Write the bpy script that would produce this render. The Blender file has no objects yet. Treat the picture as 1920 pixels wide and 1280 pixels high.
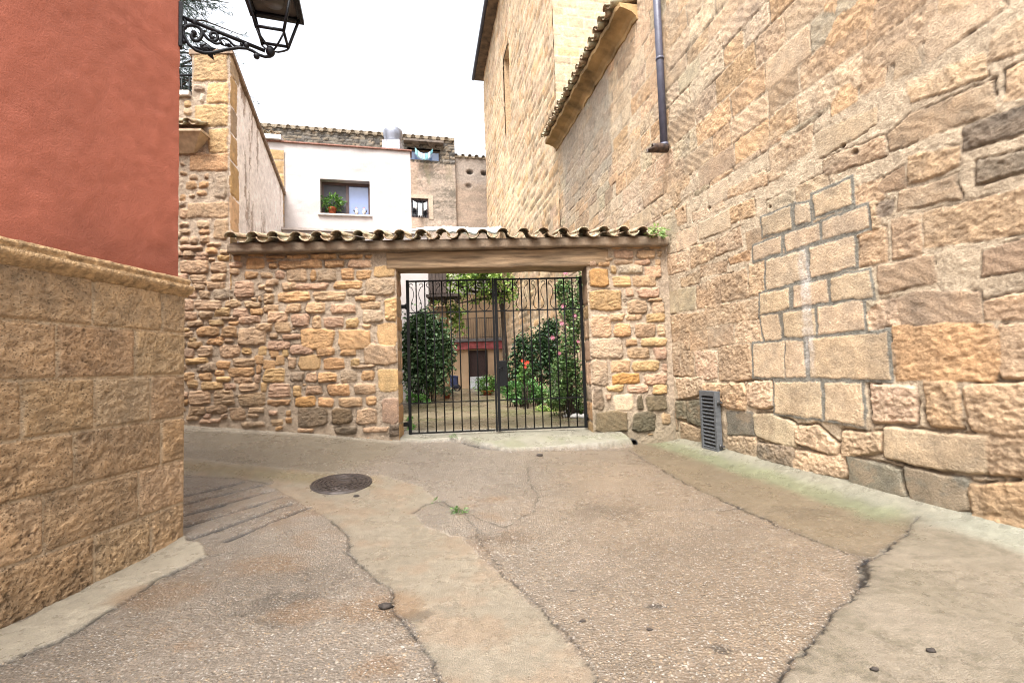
import bpy, math, random
import numpy as np
from mathutils import Vector, Matrix
random.seed(7); RNG = np.random.default_rng(11)
SC = bpy.context.scene; COL = SC.collection
# ------------------------------------------------------------------ camera
F = 853.3; HC = 1.4; PIT = math.radians(3.05); ROL = math.radians(1.85)
FWD = np.array([0, math.cos(PIT), math.sin(PIT)]); RT = np.array([1., 0, 0]); UP = np.array([0, -math.sin(PIT), math.cos(PIT)])
CAM = np.array([0, 0, HC])
def ray(px, py):                       # direction through a point of the 1920x1280 photograph
    u = px - 960; v = py - 640
    a = u*math.cos(ROL) - v*math.sin(ROL); b = u*math.sin(ROL) + v*math.cos(ROL)
    return F*FWD + a*RT - b*UP
def at(px, py, Y):
    d = ray(px, py); return CAM + d*(Y/d[1])
cd = bpy.data.cameras.new('camera'); cam = bpy.data.objects.new('camera', cd); COL.objects.link(cam)
ri = RT*math.cos(ROL) - UP*math.sin(ROL); ui = RT*math.sin(ROL) + UP*math.cos(ROL)
m = Matrix.Identity(4)
for i in range(3): m[i][0] = ri[i]; m[i][1] = ui[i]; m[i][2] = -FWD[i]; m[i][3] = CAM[i]
cam.matrix_world = m; cd.sensor_width = 36; cd.lens = 36*F/1920; cd.clip_start = .05; cd.clip_end = 2000
SC.camera = cam
# ------------------------------------------------------------------ light
SUN_EL, SUN_AZ = math.radians(62), math.radians(196)   # azimuth from +Y, clockwise
w = bpy.data.worlds.new('World'); SC.world = w; w.use_nodes = True
nt = w.node_tree; N = nt.nodes; bg = N['Background']
sky = N.new('ShaderNodeTexSky'); sky.sky_type = 'NISHITA'; sky.sun_disc = False
sky.sun_elevation = SUN_EL; sky.sun_rotation = SUN_AZ; sky.dust_density = 6; sky.air_density = 1; sky.ozone_density = 1
hs = N.new('ShaderNodeHueSaturation'); hs.inputs['Saturation'].default_value = .2
nt.links.new(sky.outputs[0], hs.inputs['Color']); nt.links.new(hs.outputs[0], bg.inputs['Color']); bg.inputs['Strength'].default_value = .15
sd = bpy.data.lights.new('sun', 'SUN'); sd.energy = 1.5; sd.angle = math.radians(28); sd.color = (1, .98, .95)
sun = bpy.data.objects.new('sun', sd); COL.objects.link(sun)
dv = Vector((math.sin(SUN_AZ)*math.cos(SUN_EL), math.cos(SUN_AZ)*math.cos(SUN_EL), math.sin(SUN_EL)))
sun.rotation_euler = dv.to_track_quat('Z', 'Y').to_euler(); sun.location = (0, 0, 30)
SC.view_settings.view_transform = 'Standard'; SC.view_settings.look = 'None'; SC.view_settings.exposure = 1.85; SC.view_settings.gamma = 1
SC.cycles.filter_width = 1.05; SC.cycles.max_bounces = 6; SC.cycles.diffuse_bounces = 4; SC.cycles.use_denoising = True
# ------------------------------------------------------------------ noise
def _h(ix, iy, s):
    n = (ix.astype(np.int64)*374761393 + iy.astype(np.int64)*668265263 + s*974634777) & 0xffffffff
    n = ((n ^ (n >> 13))*1274126177) & 0xffffffff; n = ((n ^ (n >> 15))*2246822519) & 0xffffffff
    return ((n ^ (n >> 16)) & 0xffffff)/float(0xffffff)
def vn(x, y, s=0):
    ix = np.floor(x); iy = np.floor(y); fx = x-ix; fy = y-iy
    fx = fx*fx*fx*(fx*(fx*6-15)+10); fy = fy*fy*fy*(fy*(fy*6-15)+10)
    a = _h(ix, iy, s); b = _h(ix+1, iy, s); c = _h(ix, iy+1, s); d = _h(ix+1, iy+1, s)
    return (a*(1-fx)+b*fx)*(1-fy) + (c*(1-fx)+d*fx)*fy
def fbm(x, y, s=0, o=4, g=.5):         # about -1..1
    t = 0; am = 1; tot = 0
    for k in range(o):
        ca, sa = math.cos(k*.9), math.sin(k*.9)
        t = t + am*(2*vn(x*ca-y*sa+k*17.3, x*sa+y*ca-k*9.1, s+k*31)-1); tot += am; am *= g; x = x*2.03; y = y*2.03
    return t/tot*1.5
def desat(C, f):
    L = (C @ np.array([.25, .6, .15]))[..., None]; return L+(C-L)*f
def sst(a, b, x):
    t = np.clip((x-a)/(b-a), 0, 1); return t*t*(3-2*t)
def lin(r, g=None, b=None):            # sRGB 0-255 to linear
    c = np.array(r if g is None else (r, g, b), float)/255
    return np.where(c <= .04045, c/12.92, ((c+.055)/1.055)**2.4)
# ------------------------------------------------------------------ objects
def tag(o, label=None, cat=None, group=None, kind=None):
    if label: o['label'] = label
    if cat: o['category'] = cat
    if group: o['group'] = group
    if kind: o['kind'] = kind
    return o
def thing(name, label, cat, loc=(0, 0, 0), group=None):
    o = bpy.data.objects.new(name, None); COL.objects.link(o); o.location = loc; o.empty_display_size = .1
    return tag(o, label, cat, group)
def link(name, me, mat, parent=None):
    o = bpy.data.objects.new(name, me); COL.objects.link(o)
    if mat is not None: me.materials.append(mat)
    if parent is not None:
        o.parent = parent
        loc = Vector((0, 0, 0)); q = parent
        while q is not None: loc += q.location; q = q.parent
        o.location = -loc if parent.type == 'EMPTY' and parent.parent is None else -loc
    return o
def np_mesh(name, V, Q, colr=None, smooth=True):   # V (n,3), Q (m,4) or (m,3)
    me = bpy.data.meshes.new(name); V = np.asarray(V, np.float32); Q = np.asarray(Q, np.int32); k = Q.shape[1]
    me.vertices.add(len(V)); me.vertices.foreach_set('co', V.ravel())
    me.loops.add(Q.size); me.loops.foreach_set('vertex_index', Q.ravel())
    me.polygons.add(len(Q)); me.polygons.foreach_set('loop_start', np.arange(0, Q.size, k, dtype=np.int32))
    try: me.polygons.foreach_set('loop_total', np.full(len(Q), k, np.int32))
    except Exception: pass
    me.polygons.foreach_set('use_smooth', np.full(len(Q), smooth, bool))
    if colr is not None:
        a = me.color_attributes.new('Col', 'FLOAT_COLOR', 'POINT'); c = np.asarray(colr, np.float32)
        if c.shape[1] == 3: c = np.concatenate([c, np.ones((len(c), 1), np.float32)], 1)
        a.data.foreach_set('color', c.ravel())
    me.update(calc_edges=True); me.validate(); return me
class MB:
    def __init__(s): s.v = []; s.f = []; s.sm = []
    def add(s, V, Fc, smooth=False):
        b = len(s.v); s.v += [tuple(map(float, p)) for p in V]; s.f += [tuple(i+b for i in q) for q in Fc]; s.sm += [smooth]*len(Fc); return s
    def box(s, c, sz, M=None):
        x, y, z = [q/2 for q in sz]
        V = [Vector((a, b, d)) for a in (-x, x) for b in (-y, y) for d in (-z, z)]
        if M is not None: V = [M @ p for p in V]
        V = [p+Vector(c) for p in V]
        return s.add(V, [(0, 1, 3, 2), (4, 6, 7, 5), (0, 4, 5, 1), (2, 3, 7, 6), (0, 2, 6, 4), (1, 5, 7, 3)])
    def hexa(s, B, T):                 # two quads, bottom and top, same order (counter-clockwise from above)
        return s.add(list(B)+list(T), [(3, 2, 1, 0), (4, 5, 6, 7), (0, 1, 5, 4), (1, 2, 6, 5), (2, 3, 7, 6), (3, 0, 4, 7)])
    def tube(s, P, r, n=8, closed=False, cap=True):
        P = [Vector(p) for p in P]; k = len(P); R = r if hasattr(r, '__len__') else [r]*k
        V = []; up = None
        for i in range(k):
            t = (P[min(i+1, k-1)]-P[max(i-1, 0)])
            if t.length < 1e-9: t = Vector((0, 0, 1))
            t.normalize()
            if up is None: up = t.orthogonal().normalized()
            up = (up-t*up.dot(t)); up = up.normalized() if up.length > 1e-6 else t.orthogonal().normalized()
            b = t.cross(up)
            for j in range(n):
                a = 2*math.pi*j/n; V.append(P[i]+(up*math.cos(a)+b*math.sin(a))*R[i])
        Fc = [(i*n+j, i*n+(j+1) % n, (i+1)*n+(j+1) % n, (i+1)*n+j) for i in range(k-1) for j in range(n)]
        s.add(V, Fc, True)
        if cap:
            b = len(s.v)-k*n
            s.f += [tuple(b+j for j in range(n-1, -1, -1)), tuple(b+(k-1)*n+j for j in range(n))]; s.sm += [False, False]
        return s
    def lathe(s, prof, c=(0, 0, 0), n=20, smooth=True):
        V = [(c[0]+r*math.cos(2*math.pi*j/n), c[1]+r*math.sin(2*math.pi*j/n), c[2]+z) for r, z in prof for j in range(n)]
        Fc = [(i*n+j, i*n+(j+1) % n, (i+1)*n+(j+1) % n, (i+1)*n+j) for i in range(len(prof)-1) for j in range(n)]
        return s.add(V, Fc, smooth)
    def ball(s, c, r, n=10, k=7, sc=(1, 1, 1), jit=0):
        V = []; Fc = []
        for i in range(k+1):
            th = math.pi*i/k
            for j in range(n):
                q = 1+random.uniform(-jit, jit); a = 2*math.pi*j/n
                V.append((c[0]+r*sc[0]*q*math.sin(th)*math.cos(a), c[1]+r*sc[1]*q*math.sin(th)*math.sin(a), c[2]+r*sc[2]*q*math.cos(th)))
        Fc = [(i*n+j, (i+1)*n+j, (i+1)*n+(j+1) % n, i*n+(j+1) % n) for i in range(k) for j in range(n)]
        return s.add(V, Fc, True)
    def build(s, name, mat, parent=None, colr=None, bevel=0):
        me = bpy.data.meshes.new(name); me.from_pydata(s.v, [], s.f); me.polygons.foreach_set('use_smooth', s.sm)
        if colr is not None:
            a = me.color_attributes.new('Col', 'FLOAT_COLOR', 'POINT')
            for i in range(len(s.v)): a.data[i].color = (*colr, 1)
        me.update(); o = link(name, me, mat, parent)
        if bevel:
            b = o.modifiers.new('bevel', 'BEVEL'); b.width = bevel; b.segments = 2; b.limit_method = 'ANGLE'
        return o
# ------------------------------------------------------------------ materials
def nmat(name):
    mt = bpy.data.materials.new(name); mt.use_nodes = True; t = mt.node_tree
    return mt, t, t.nodes, t.links, t.nodes['Principled BSDF']
def plain(name, c, rough=.6, metal=0, var=.15, scale=12, bump=.15, bscale=60, stretch=(1, 1, 1), spec=.4, c2=None):
    mt, t, n, l, p = nmat(name)
    ge = n.new('ShaderNodeNewGeometry'); mp = n.new('ShaderNodeMapping'); mp.inputs['Scale'].default_value = stretch
    l.new(ge.outputs['Position'], mp.inputs['Vector'])
    no = n.new('ShaderNodeTexNoise'); no.inputs['Scale'].default_value = scale; no.inputs['Detail'].default_value = 6
    l.new(mp.outputs[0], no.inputs['Vector'])
    cr = n.new('ShaderNodeValToRGB'); c = np.array(c)*.76
    a = c*(1-var*2); b = c*(1+var*1.4) if c2 is None else np.array(c2)*.76
    cr.color_ramp.elements[0].position = .3; cr.color_ramp.elements[1].position = .7
    cr.color_ramp.elements[0].color = (*a, 1); cr.color_ramp.elements[1].color = (*np.minimum(b, .95), 1)
    l.new(no.outputs['Fac'], cr.inputs['Fac']); l.new(cr.outputs[0], p.inputs['Base Color'])
    p.inputs['Roughness'].default_value = rough; p.inputs['Metallic'].default_value = metal; p.inputs['Specular IOR Level'].default_value = spec
    if bump:
        nb = n.new('ShaderNodeTexNoise'); nb.inputs['Scale'].default_value = bscale; nb.inputs['Detail'].default_value = 5
        l.new(mp.outputs[0], nb.inputs['Vector'])
        bu = n.new('ShaderNodeBump'); bu.inputs['Strength'].default_value = bump; bu.inputs['Distance'].default_value = .02
        l.new(nb.outputs['Fac'], bu.inputs['Height']); l.new(bu.outputs[0], p.inputs['Normal'])
    return mt
def stone_mat(name, rough=.75, fine=70, bump=.5, var=.35, dist=.012, pits=0, alb=.74):
    mt, t, n, l, p = nmat(name)
    at_ = n.new('ShaderNodeAttribute'); at_.attribute_name = 'Col'; ge = n.new('ShaderNodeNewGeometry')
    n1 = n.new('ShaderNodeTexNoise'); n1.inputs['Scale'].default_value = fine; n1.inputs['Detail'].default_value = 8; n1.inputs['Roughness'].default_value = .68
    n2 = n.new('ShaderNodeTexNoise'); n2.inputs['Scale'].default_value = fine/7; n2.inputs['Detail'].default_value = 6; n2.inputs['Roughness'].default_value = .65
    for q in (n1, n2): l.new(ge.outputs['Position'], q.inputs['Vector'])
    a = n.new('ShaderNodeMath'); a.operation = 'ADD'; l.new(n1.outputs['Fac'], a.inputs[0]); l.new(n2.outputs['Fac'], a.inputs[1])
    mr = n.new('ShaderNodeMapRange'); mr.inputs['From Min'].default_value = .65; mr.inputs['From Max'].default_value = 1.35
    mr.inputs['To Min'].default_value = alb*(1-var); mr.inputs['To Max'].default_value = alb*(1+var); l.new(a.outputs[0], mr.inputs['Value'])
    mx = n.new('ShaderNodeMix'); mx.data_type = 'RGBA'; mx.blend_type = 'MULTIPLY'; mx.inputs['Factor'].default_value = 1
    l.new(at_.outputs['Color'], mx.inputs['A']); l.new(mr.outputs[0], mx.inputs['B']); l.new(mx.outputs['Result'], p.inputs['Base Color'])
    h = a.outputs[0]
    if pits:
        vo = n.new('ShaderNodeTexVoronoi'); vo.inputs['Scale'].default_value = 55; l.new(ge.outputs['Position'], vo.inputs['Vector'])
        vr = n.new('ShaderNodeMapRange'); vr.inputs['From Min'].default_value = .05; vr.inputs['From Max'].default_value = .3; vr.inputs['To Max'].default_value = pits
        l.new(vo.outputs['Distance'], vr.inputs['Value']); ad = n.new('ShaderNodeMath'); ad.operation = 'ADD'
        l.new(h, ad.inputs[0]); l.new(vr.outputs[0], ad.inputs[1]); h = ad.outputs[0]
    bu = n.new('ShaderNodeBump'); bu.inputs['Strength'].default_value = bump; bu.inputs['Distance'].default_value = dist
    l.new(h, bu.inputs['Height']); l.new(bu.outputs[0], p.inputs['Normal'])
    p.inputs['Roughness'].default_value = rough; p.inputs['Specular IOR Level'].default_value = .3
    return mt
def ground_mat(name):
    mt, t, n, l, p = nmat(name)
    at_ = n.new('ShaderNodeAttribute'); at_.attribute_name = 'Col'; ge = n.new('ShaderNodeNewGeometry'); P = ge.outputs['Position']
    def M(op, a, b=None):
        q = n.new('ShaderNodeMath'); q.operation = op
        for i, s in enumerate((a, b)):
            if s is None: continue
            if isinstance(s, (int, float)): q.inputs[i].default_value = s
            else: l.new(s, q.inputs[i])
        return q.outputs[0]
    def noise(sc, det=6, ro=.6):
        q = n.new('ShaderNodeTexNoise'); q.inputs['Scale'].default_value = sc; q.inputs['Detail'].default_value = det; q.inputs['Roughness'].default_value = ro
        l.new(P, q.inputs['Vector']); return q.outputs['Fac']
    def ramp(v, st):
        q = n.new('ShaderNodeValToRGB'); e = q.color_ramp.elements
        for i, (po, c) in enumerate(st):
            el = e[i] if i < 2 else e.new(po)
            el.position = po; el.color = (*c, 1)
        l.new(v, q.inputs['Fac']); return q.outputs[0]
    def mixc(f, a, b, mode='MIX'):
        q = n.new('ShaderNodeMix'); q.data_type = 'RGBA'; q.blend_type = mode
        for k, s in (('Factor', f), ('A', a), ('B', b)):
            if isinstance(s, (int, float)): q.inputs[k].default_value = s
            elif isinstance(s, tuple): q.inputs[k].default_value = s
            else: l.new(s, q.inputs[k])
        return q.outputs['Result']
    agg = at_.outputs['Alpha']
    wp = n.new('ShaderNodeTexNoise'); wp.inputs['Scale'].default_value = 30; l.new(P, wp.inputs['Vector'])
    va = n.new('ShaderNodeVectorMath'); va.operation = 'MULTIPLY_ADD'; va.inputs[1].default_value = (.02,)*3; l.new(wp.outputs['Color'], va.inputs[0]); l.new(P, va.inputs[2])
    def vor(sc):
        q = n.new('ShaderNodeTexVoronoi'); q.inputs['Scale'].default_value = sc; l.new(va.outputs[0], q.inputs['Vector']); return q
    v1 = vor(72); v2 = vor(34)
    s1 = n.new('ShaderNodeSeparateColor'); l.new(v1.outputs['Color'], s1.inputs[0])
    s2 = n.new('ShaderNodeSeparateColor'); l.new(v2.outputs['Color'], s2.inputs[0])
    peb = ramp(s1.outputs[0], [(0, (.05, .045, .038)), (1, (.42, .39, .34)), (.3, (.13, .112, .09)), (.55, (.21, .18, .14)), (.72, (.30, .21, .125)), (.86, (.28, .26, .235))])
    peb2 = ramp(s2.outputs[1], [(0, (.2, .17, .14)), (1, (.46, .43, .38)), (.5, (.32, .24, .15))])
    k1 = M('MULTIPLY', M('LESS_THAN', v1.outputs['Distance'], .40), agg)
    k1 = M('MULTIPLY', k1, M('GREATER_THAN', s1.outputs[1], .15))
    k2 = M('MULTIPLY', M('MULTIPLY', M('LESS_THAN', v2.outputs['Distance'], .3), agg), M('GREATER_THAN', s2.outputs[0], .78))
    nf = noise(150, 6, .7); nm = noise(14, 8, .65); nl = noise(1.7, 5, .6)
    mr = M('MULTIPLY_ADD', M('ADD', M('MULTIPLY', nf, 1.7), M('MULTIPLY', nm, .6)), 1.25); n.active = None
    mr.node.inputs[2].default_value = -.62
    base = mixc(1., at_.outputs['Color'], mr, 'MULTIPLY')
    pv = M('MULTIPLY', k1, M('MULTIPLY_ADD', noise(3.2, 5, .65), 1.9)); pv.node.inputs[2].default_value = -.30; pv.node.use_clamp = True
    base = mixc(M('MULTIPLY', agg, .26), base, (.04, .034, .028, 1)); base = mixc(M('MULTIPLY', pv, .8), base, peb); base = mixc(M('MULTIPLY', k2, .6), base, peb2)
    l.new(base, p.inputs['Base Color'])
    ro = n.new('ShaderNodeMapRange'); ro.inputs['From Min'].default_value = .35; ro.inputs['From Max'].default_value = .65; ro.inputs['To Min'].default_value = .13; ro.inputs['To Max'].default_value = .5
    l.new(M('ADD', M('MULTIPLY', nl, .7), M('MULTIPLY', nm, .3)), ro.inputs['Value']); l.new(ro.outputs[0], p.inputs['Roughness'])
    p.inputs['Specular IOR Level'].default_value = .5
    hh = M('ADD', M('MULTIPLY', nf, .8), M('MULTIPLY', nm, .12))
    d1 = M('MULTIPLY', M('SUBTRACT', .5, v1.outputs['Distance']), M('MULTIPLY', agg, .9))
    hh = M('ADD', hh, d1); hh = M('ADD', hh, M('MULTIPLY', k2, .25))
    bu = n.new('ShaderNodeBump'); bu.inputs['Strength'].default_value = .9; bu.inputs['Distance'].default_value = .011
    l.new(hh, bu.inputs['Height']); l.new(bu.outputs[0], p.inputs['Normal'])
    return mt
def leaf_mat(name, rough=.45, trans=.25):
    mt, t, n, l, p = nmat(name)
    a = n.new('ShaderNodeAttribute'); a.attribute_name = 'Col'
    l.new(a.outputs['Color'], p.inputs['Base Color']); p.inputs['Roughness'].default_value = rough
    tr = n.new('ShaderNodeBsdfTranslucent'); l.new(a.outputs['Color'], tr.inputs['Color'])
    mx = n.new('ShaderNodeMixShader'); mx.inputs[0].default_value = trans
    l.new(p.outputs[0], mx.inputs[1]); l.new(tr.outputs[0], mx.inputs[2]); l.new(mx.outputs[0], n['Material Output'].inputs['Surface'])
    return mt
def glass_mat(name, c, rough=.08):
    mt, t, n, l, p = nmat(name); p.inputs['Base Color'].default_value = (*c, 1); p.inputs['Roughness'].default_value = rough; p.inputs['Specular IOR Level'].default_value = .8
    return mt
# ------------------------------------------------------------------ walls as height fields
class Wall:
    def __init__(s, B, D, flip=False):
        s.B = np.array(B, float); s.d = np.array(D, float)/np.linalg.norm(D)
        s.n = np.array([s.d[1], -s.d[0]])*(-1 if flip else 1)     # outward normal
    def pix(s, px, py):                # (a, z) where the sight line through a photo point meets the wall
        r = ray(px, py); t = ((s.B-CAM[:2]) @ s.n)/(r[:2] @ s.n); p = CAM+r*t
        return float((p[:2]-s.B) @ s.d), float(p[2])
    def w(s, a, z, h=0):
        p = s.B+s.d*a+s.n*h; return (float(p[0]), float(p[1]), float(z))
    def off(s, h): return Wall(s.B+s.n*h, s.d, flip=(np.dot(s.n, [s.d[1], -s.d[0]]) < 0))
def tint(C, h): return C
class Field:
    """stones laid in mortar, computed on a grid over a wall: height, colour"""
    def __init__(s, wall, A, Z, mortar, mort_amp=.006, seed=1, warp=.012, wscale=7):
        s.wl = wall; s.A = np.asarray(A); s.Z = np.asarray(Z); s.X, s.Y = np.meshgrid(s.A, s.Z)
        X, Y = s.X, s.Y; s.seed = seed
        s.wx = X+warp*fbm(X*wscale, Y*wscale, seed+1, 5, .6); s.wy = Y+warp*fbm(X*wscale, Y*wscale, seed+2, 5, .6)
        s.n1 = fbm(X*9, Y*9, seed+3, 5, .6); s.n2 = fbm(X*30, Y*30, seed+4, 4, .6)
        s.n3 = 1-2*np.abs(fbm((X*.9+Y*.35)*11, (Y-X*.2)*19, seed+8, 4, .6)); s.n3 = s.n3-s.n3.mean()
        s.ns = fbm(X*6+2*s.n1*.2, Y*38, seed+5, 4, .6)            # strata
        s.nl = fbm(X*1.3, Y*1.3, seed+6, 4)
        ph = (X*.75+Y*1.0)*48+2.2*fbm(X*7, Y*7, seed+7, 2)
        s.nt = np.sin(ph)*.5+.5*s.n2                                # tooling
        s.H = mort_amp*(s.n1*.6+s.n2*.6); s.d = np.full(X.shape, -1.)
        s.C = np.asarray(mortar)[None, None, :]*(1+.12*s.n1+.12*s.n2)[..., None]
        s.cov = np.zeros(X.shape, bool)
    sat = .9
    def sub(s, P, m=.05):
        i0, i1 = np.searchsorted(s.A, [P[:, 0].min()-m, P[:, 0].max()+m]); j0, j1 = np.searchsorted(s.Z, [P[:, 1].min()-m, P[:, 1].max()+m])
        return slice(j0, j1), slice(i0, i1)
    def dist(s, P, sl, k=.02):
        P = np.asarray(P); ar = np.sum(P[:, 0]*np.roll(P[:, 1], -1)-np.roll(P[:, 0], -1)*P[:, 1])
        if ar < 0: P = P[::-1]
        x, y = s.wx[sl], s.wy[sl]; D = None
        for i in range(len(P)):
            e = P[(i+1) % len(P)]-P[i]; L = np.hypot(*e)
            if L < 1e-6: continue
            q = ((y-P[i][1])*e[0]-(x-P[i][0])*e[1])/L
            if D is None: D = q
            else:
                hh = np.clip(.5+.5*(q-D)/k, 0, 1); D = q*(1-hh)+D*hh-k*hh*(1-hh)
        return D
    def stone(s, P, c, relief=.03, edge=.03, style='r', amp=.008, k=.025, dome=.3, vary=.16, tilt=.5):
        P = np.asarray(P, float); sl = s.sub(P)
        if s.X[sl].size == 0: return
        D = s.dist(P, sl, k); inn = sst(0, edge, D); r = random.random
        fn = {'r': s.n1[sl]*.45+s.n2[sl]*.45+s.n3[sl]*.55, 's': s.n1[sl]*.25+s.n2[sl]*.18, 'l': s.ns[sl]*.9+s.n2[sl]*.3, 't': s.nt[sl]*.7+s.n1[sl]*.3,
              'p': np.minimum(s.n2[sl]*1.2, .15)+s.n1[sl]*.5}[style]
        w = max(P[:, 0].max()-P[:, 0].min(), .05); h = max(P[:, 1].max()-P[:, 1].min(), .05); cx, cy = P.mean(0)
        dm = np.clip(D/(.5*min(w, h)), 0, 1)
        tl = ((s.X[sl]-cx)/w*(r()-.5)+(s.Y[sl]-cy)/h*(r()-.5))*relief*tilt*2
        hs_ = relief*((1-dome)+dome*(1-(1-dm)**2))+amp*fn+tl
        new = s.H[sl]*(1-inn)+hs_*inn
        up = (D > s.d[sl]); s.H[sl] = np.where(up & (D > 0), np.where(s.d[sl] > 0, np.maximum(new, s.H[sl]*.6), new), s.H[sl])
        b = 1+vary*(r()-.5)*2; cc = np.asarray(c)*b*np.array([1+.05*(r()-.5), 1, 1+.09*(r()-.5)])
        mod = 1+.16*s.nl[sl]+.14*s.n1[sl]+.10*fn
        g = s.nl[sl]*.5+s.n1[sl]*.5
        colr = cc[None, None, :]*mod[..., None]*np.stack([1+.05*g, 1+0*g, 1-.08*g], -1)
        t = sst(-.002, .007, D)[..., None]*(up[..., None])
        s.C[sl] = s.C[sl]*(1-t)+colr*t
        s.cov[sl] |= D > 0
        s.d[sl] = np.maximum(s.d[sl], D)
    def joint(s, P, c, wd, depth=0., k=.01):     # band of fresh mortar round a stone
        P = np.asarray(P, float); sl = s.sub(P, wd+.05)
        if s.X[sl].size == 0: return
        D = s.dist(P, sl, k)+wd; t = sst(-.002, .006, D)
        s.H[sl] = s.H[sl]*(1-t)+(depth+.003*s.n2[sl])*t
        cc = np.asarray(c)[None, None, :]*(1+.1*s.n1[sl]+.1*s.n2[sl])[..., None]
        s.C[sl] = s.C[sl]*(1-t[..., None])+cc*t[..., None]; s.cov[sl] |= D > 0; s.d[sl] = np.where(t > .4, -1., s.d[sl])
    def crevice(s, dep, dark, thr=.05, w_=.009, fr=2.6):
        b = np.exp(-((s.d+.002)/w_)**2)*sst(thr, thr+.35, fbm(s.X*fr, s.Y*fr*1.6, s.seed+60, 4, .6)); s.H -= dep*b; s.C *= 1-dark*b[..., None]
    def covered(s, P):
        sl = s.sub(np.asarray(P, float), -.02)
        return s.cov[sl].mean() if s.cov[sl].size else 1
    def mesh(s, name, keep=None, alpha=None):
        V = np.empty(s.X.shape+(3,)); p = s.wl.B[None, None, :]+s.X[..., None]*s.wl.d+s.H[..., None]*s.wl.n
        V[..., :2] = p; V[..., 2] = s.Y
        nz, na = s.X.shape; idx = np.arange(nz*na).reshape(nz, na)
        Q = np.stack([idx[:-1, :-1], idx[:-1, 1:], idx[1:, 1:], idx[1:, :-1]], -1)
        # outward orientation
        if np.cross(np.append(s.wl.d, 0), [0, 0, 1])[:2] @ s.wl.n < 0: Q = Q[..., ::-1]
        if keep is not None: Q = Q[keep]
        else: Q = Q.reshape(-1, 4)
        return np_mesh(name, V.reshape(-1, 3), Q.reshape(-1, 4), np.clip(desat(s.C, s.sat), .004, .95).reshape(-1, 3))
def cell_keep(A, Z, f):
    ax = (A[:-1]+A[1:])/2; az = (Z[:-1]+Z[1:])/2; X, Y = np.meshgrid(ax, az); return f(X, Y)
def blob(x0, y0, x1, y1, n=8, jit=.13):      # irregular convex-ish outline in a box
    cx, cy, rx, ry = (x0+x1)/2, (y0+y1)/2, (x1-x0)/2, (y1-y0)/2; P = []
    th0 = random.uniform(-.2, .2)
    for i in range(n):
        a = th0+2*math.pi*(i+.5)/n; c, s_ = math.cos(a), math.sin(a); e = .36
        q = 1+random.uniform(-jit, jit*.5)
        P.append((cx+rx*q*math.copysign(abs(c)**e, c), cy+ry*q*math.copysign(abs(s_)**e, s_)))
    return np.array(P)
def courses(fd, a0, a1, z0, z1, hs=(.22, .4), ws=(.3, .85), pal=None, gap=.013, styles='rrst', relief=.012, skip=.4, edge=.02, amp=.006, jz=.012, dark=.12):
    z = z0
    while z < z1:
        h = random.uniform(*hs); a = a0-random.uniform(0, ws[1])
        while a < a1:
            wd = random.uniform(*ws)
            x0, x1 = a+gap/2, a+wd-gap/2; y0, y1 = z+gap/2, min(z+h, z1+.02)-gap/2
            j = lambda: random.uniform(-jz, jz)
            P = np.array([(x0+j(), y0+j()), (x1+j(), y0+j()), (x1+j(), y1+j()), (x0+j(), y1+j())])
            if y1-y0 > .06 and not (skip < 1 and fd.covered(P) > skip):
                c = random.choice(pal); st = random.choice(styles)
                fd.stone(P, c, relief=relief*random.uniform(.3, 1.5), style=st, edge=edge, amp=amp*(1.3 if st == 'r' else 1), k=.02, dome=.1, vary=.14, tilt=.35)
            a += wd
        z += h
def arange(*seg):                       # arange((start, step), (next, step), ..., end)
    out = []
    for (a, st), nx in zip(seg[:-1], seg[1:]):
        e = nx[0] if isinstance(nx, tuple) else nx; k = max(1, int(round((e-a)/st))); out.append(np.linspace(a, e, k, endpoint=False))
    return np.append(np.concatenate(out), seg[-1])
# ------------------------------------------------------------------ leaves
def leaves(name, mat, pts, size, cols, parent=None, seed=3, flat=.4, ratio=.5, drop=.0, dirs=None):
    g = np.random.default_rng(seed); n = len(pts); pts = np.asarray(pts)
    d = g.normal(size=(n, 3)) if dirs is None else np.asarray(dirs)+.25*g.normal(size=(n, 3)); d[:, 2] = d[:, 2]*(1-flat)-drop; d /= np.linalg.norm(d, axis=1)[:, None]+1e-9
    up = g.normal(size=(n, 3))*.7+[0, 0, 1]; w_ = np.cross(d, up); w_ /= np.linalg.norm(w_, axis=1)[:, None]+1e-9
    nn = np.cross(w_, d); L = size*g.uniform(.6, 1.35, n)[:, None]; W = L*ratio*.5
    V = np.stack([pts, pts+d*L*.45+w_*W+nn*L*.06, pts+d*L-nn*L*.08, pts+d*L*.45-w_*W+nn*L*.06], 1).reshape(-1, 3)
    Q = np.arange(4*n).reshape(n, 4); cols = np.asarray(cols)
    c = cols[g.integers(0, len(cols), n)]*g.uniform(.7, 1.3, n)[:, None]
    me = np_mesh(name, V, Q, np.repeat(np.clip(c, .002, .9), 4, 0), smooth=False); return link(name, me, mat, parent)
def cloud(blobs, n, seed=1, shell=.55, gap=.0, gs=2.2):      # points in ellipsoids, denser outside
    g = np.random.default_rng(seed); out = []; tot = sum(b[1][0]*b[1][1]*b[1][2] for b in blobs)**1.0
    for c, r in blobs:
        k = max(8, int(n*(r[0]*r[1]*r[2])/tot)); d = g.normal(size=(k, 3)); d /= np.linalg.norm(d, axis=1)[:, None]
        q = g.uniform(shell**3, 1, k)**(1/3); p = np.array(c)+d*q[:, None]*np.array(r)*(1+.18*g.normal(size=k))[:, None]; out.append(p)
    p = np.concatenate(out)
    if gap > 0:
        m_ = fbm(p[:, 0]*gs+p[:, 1]*gs*.6, p[:, 2]*gs+p[:, 1]*gs*.5, seed+5, 3); p = p[m_ > gap-1]
    return p
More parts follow.
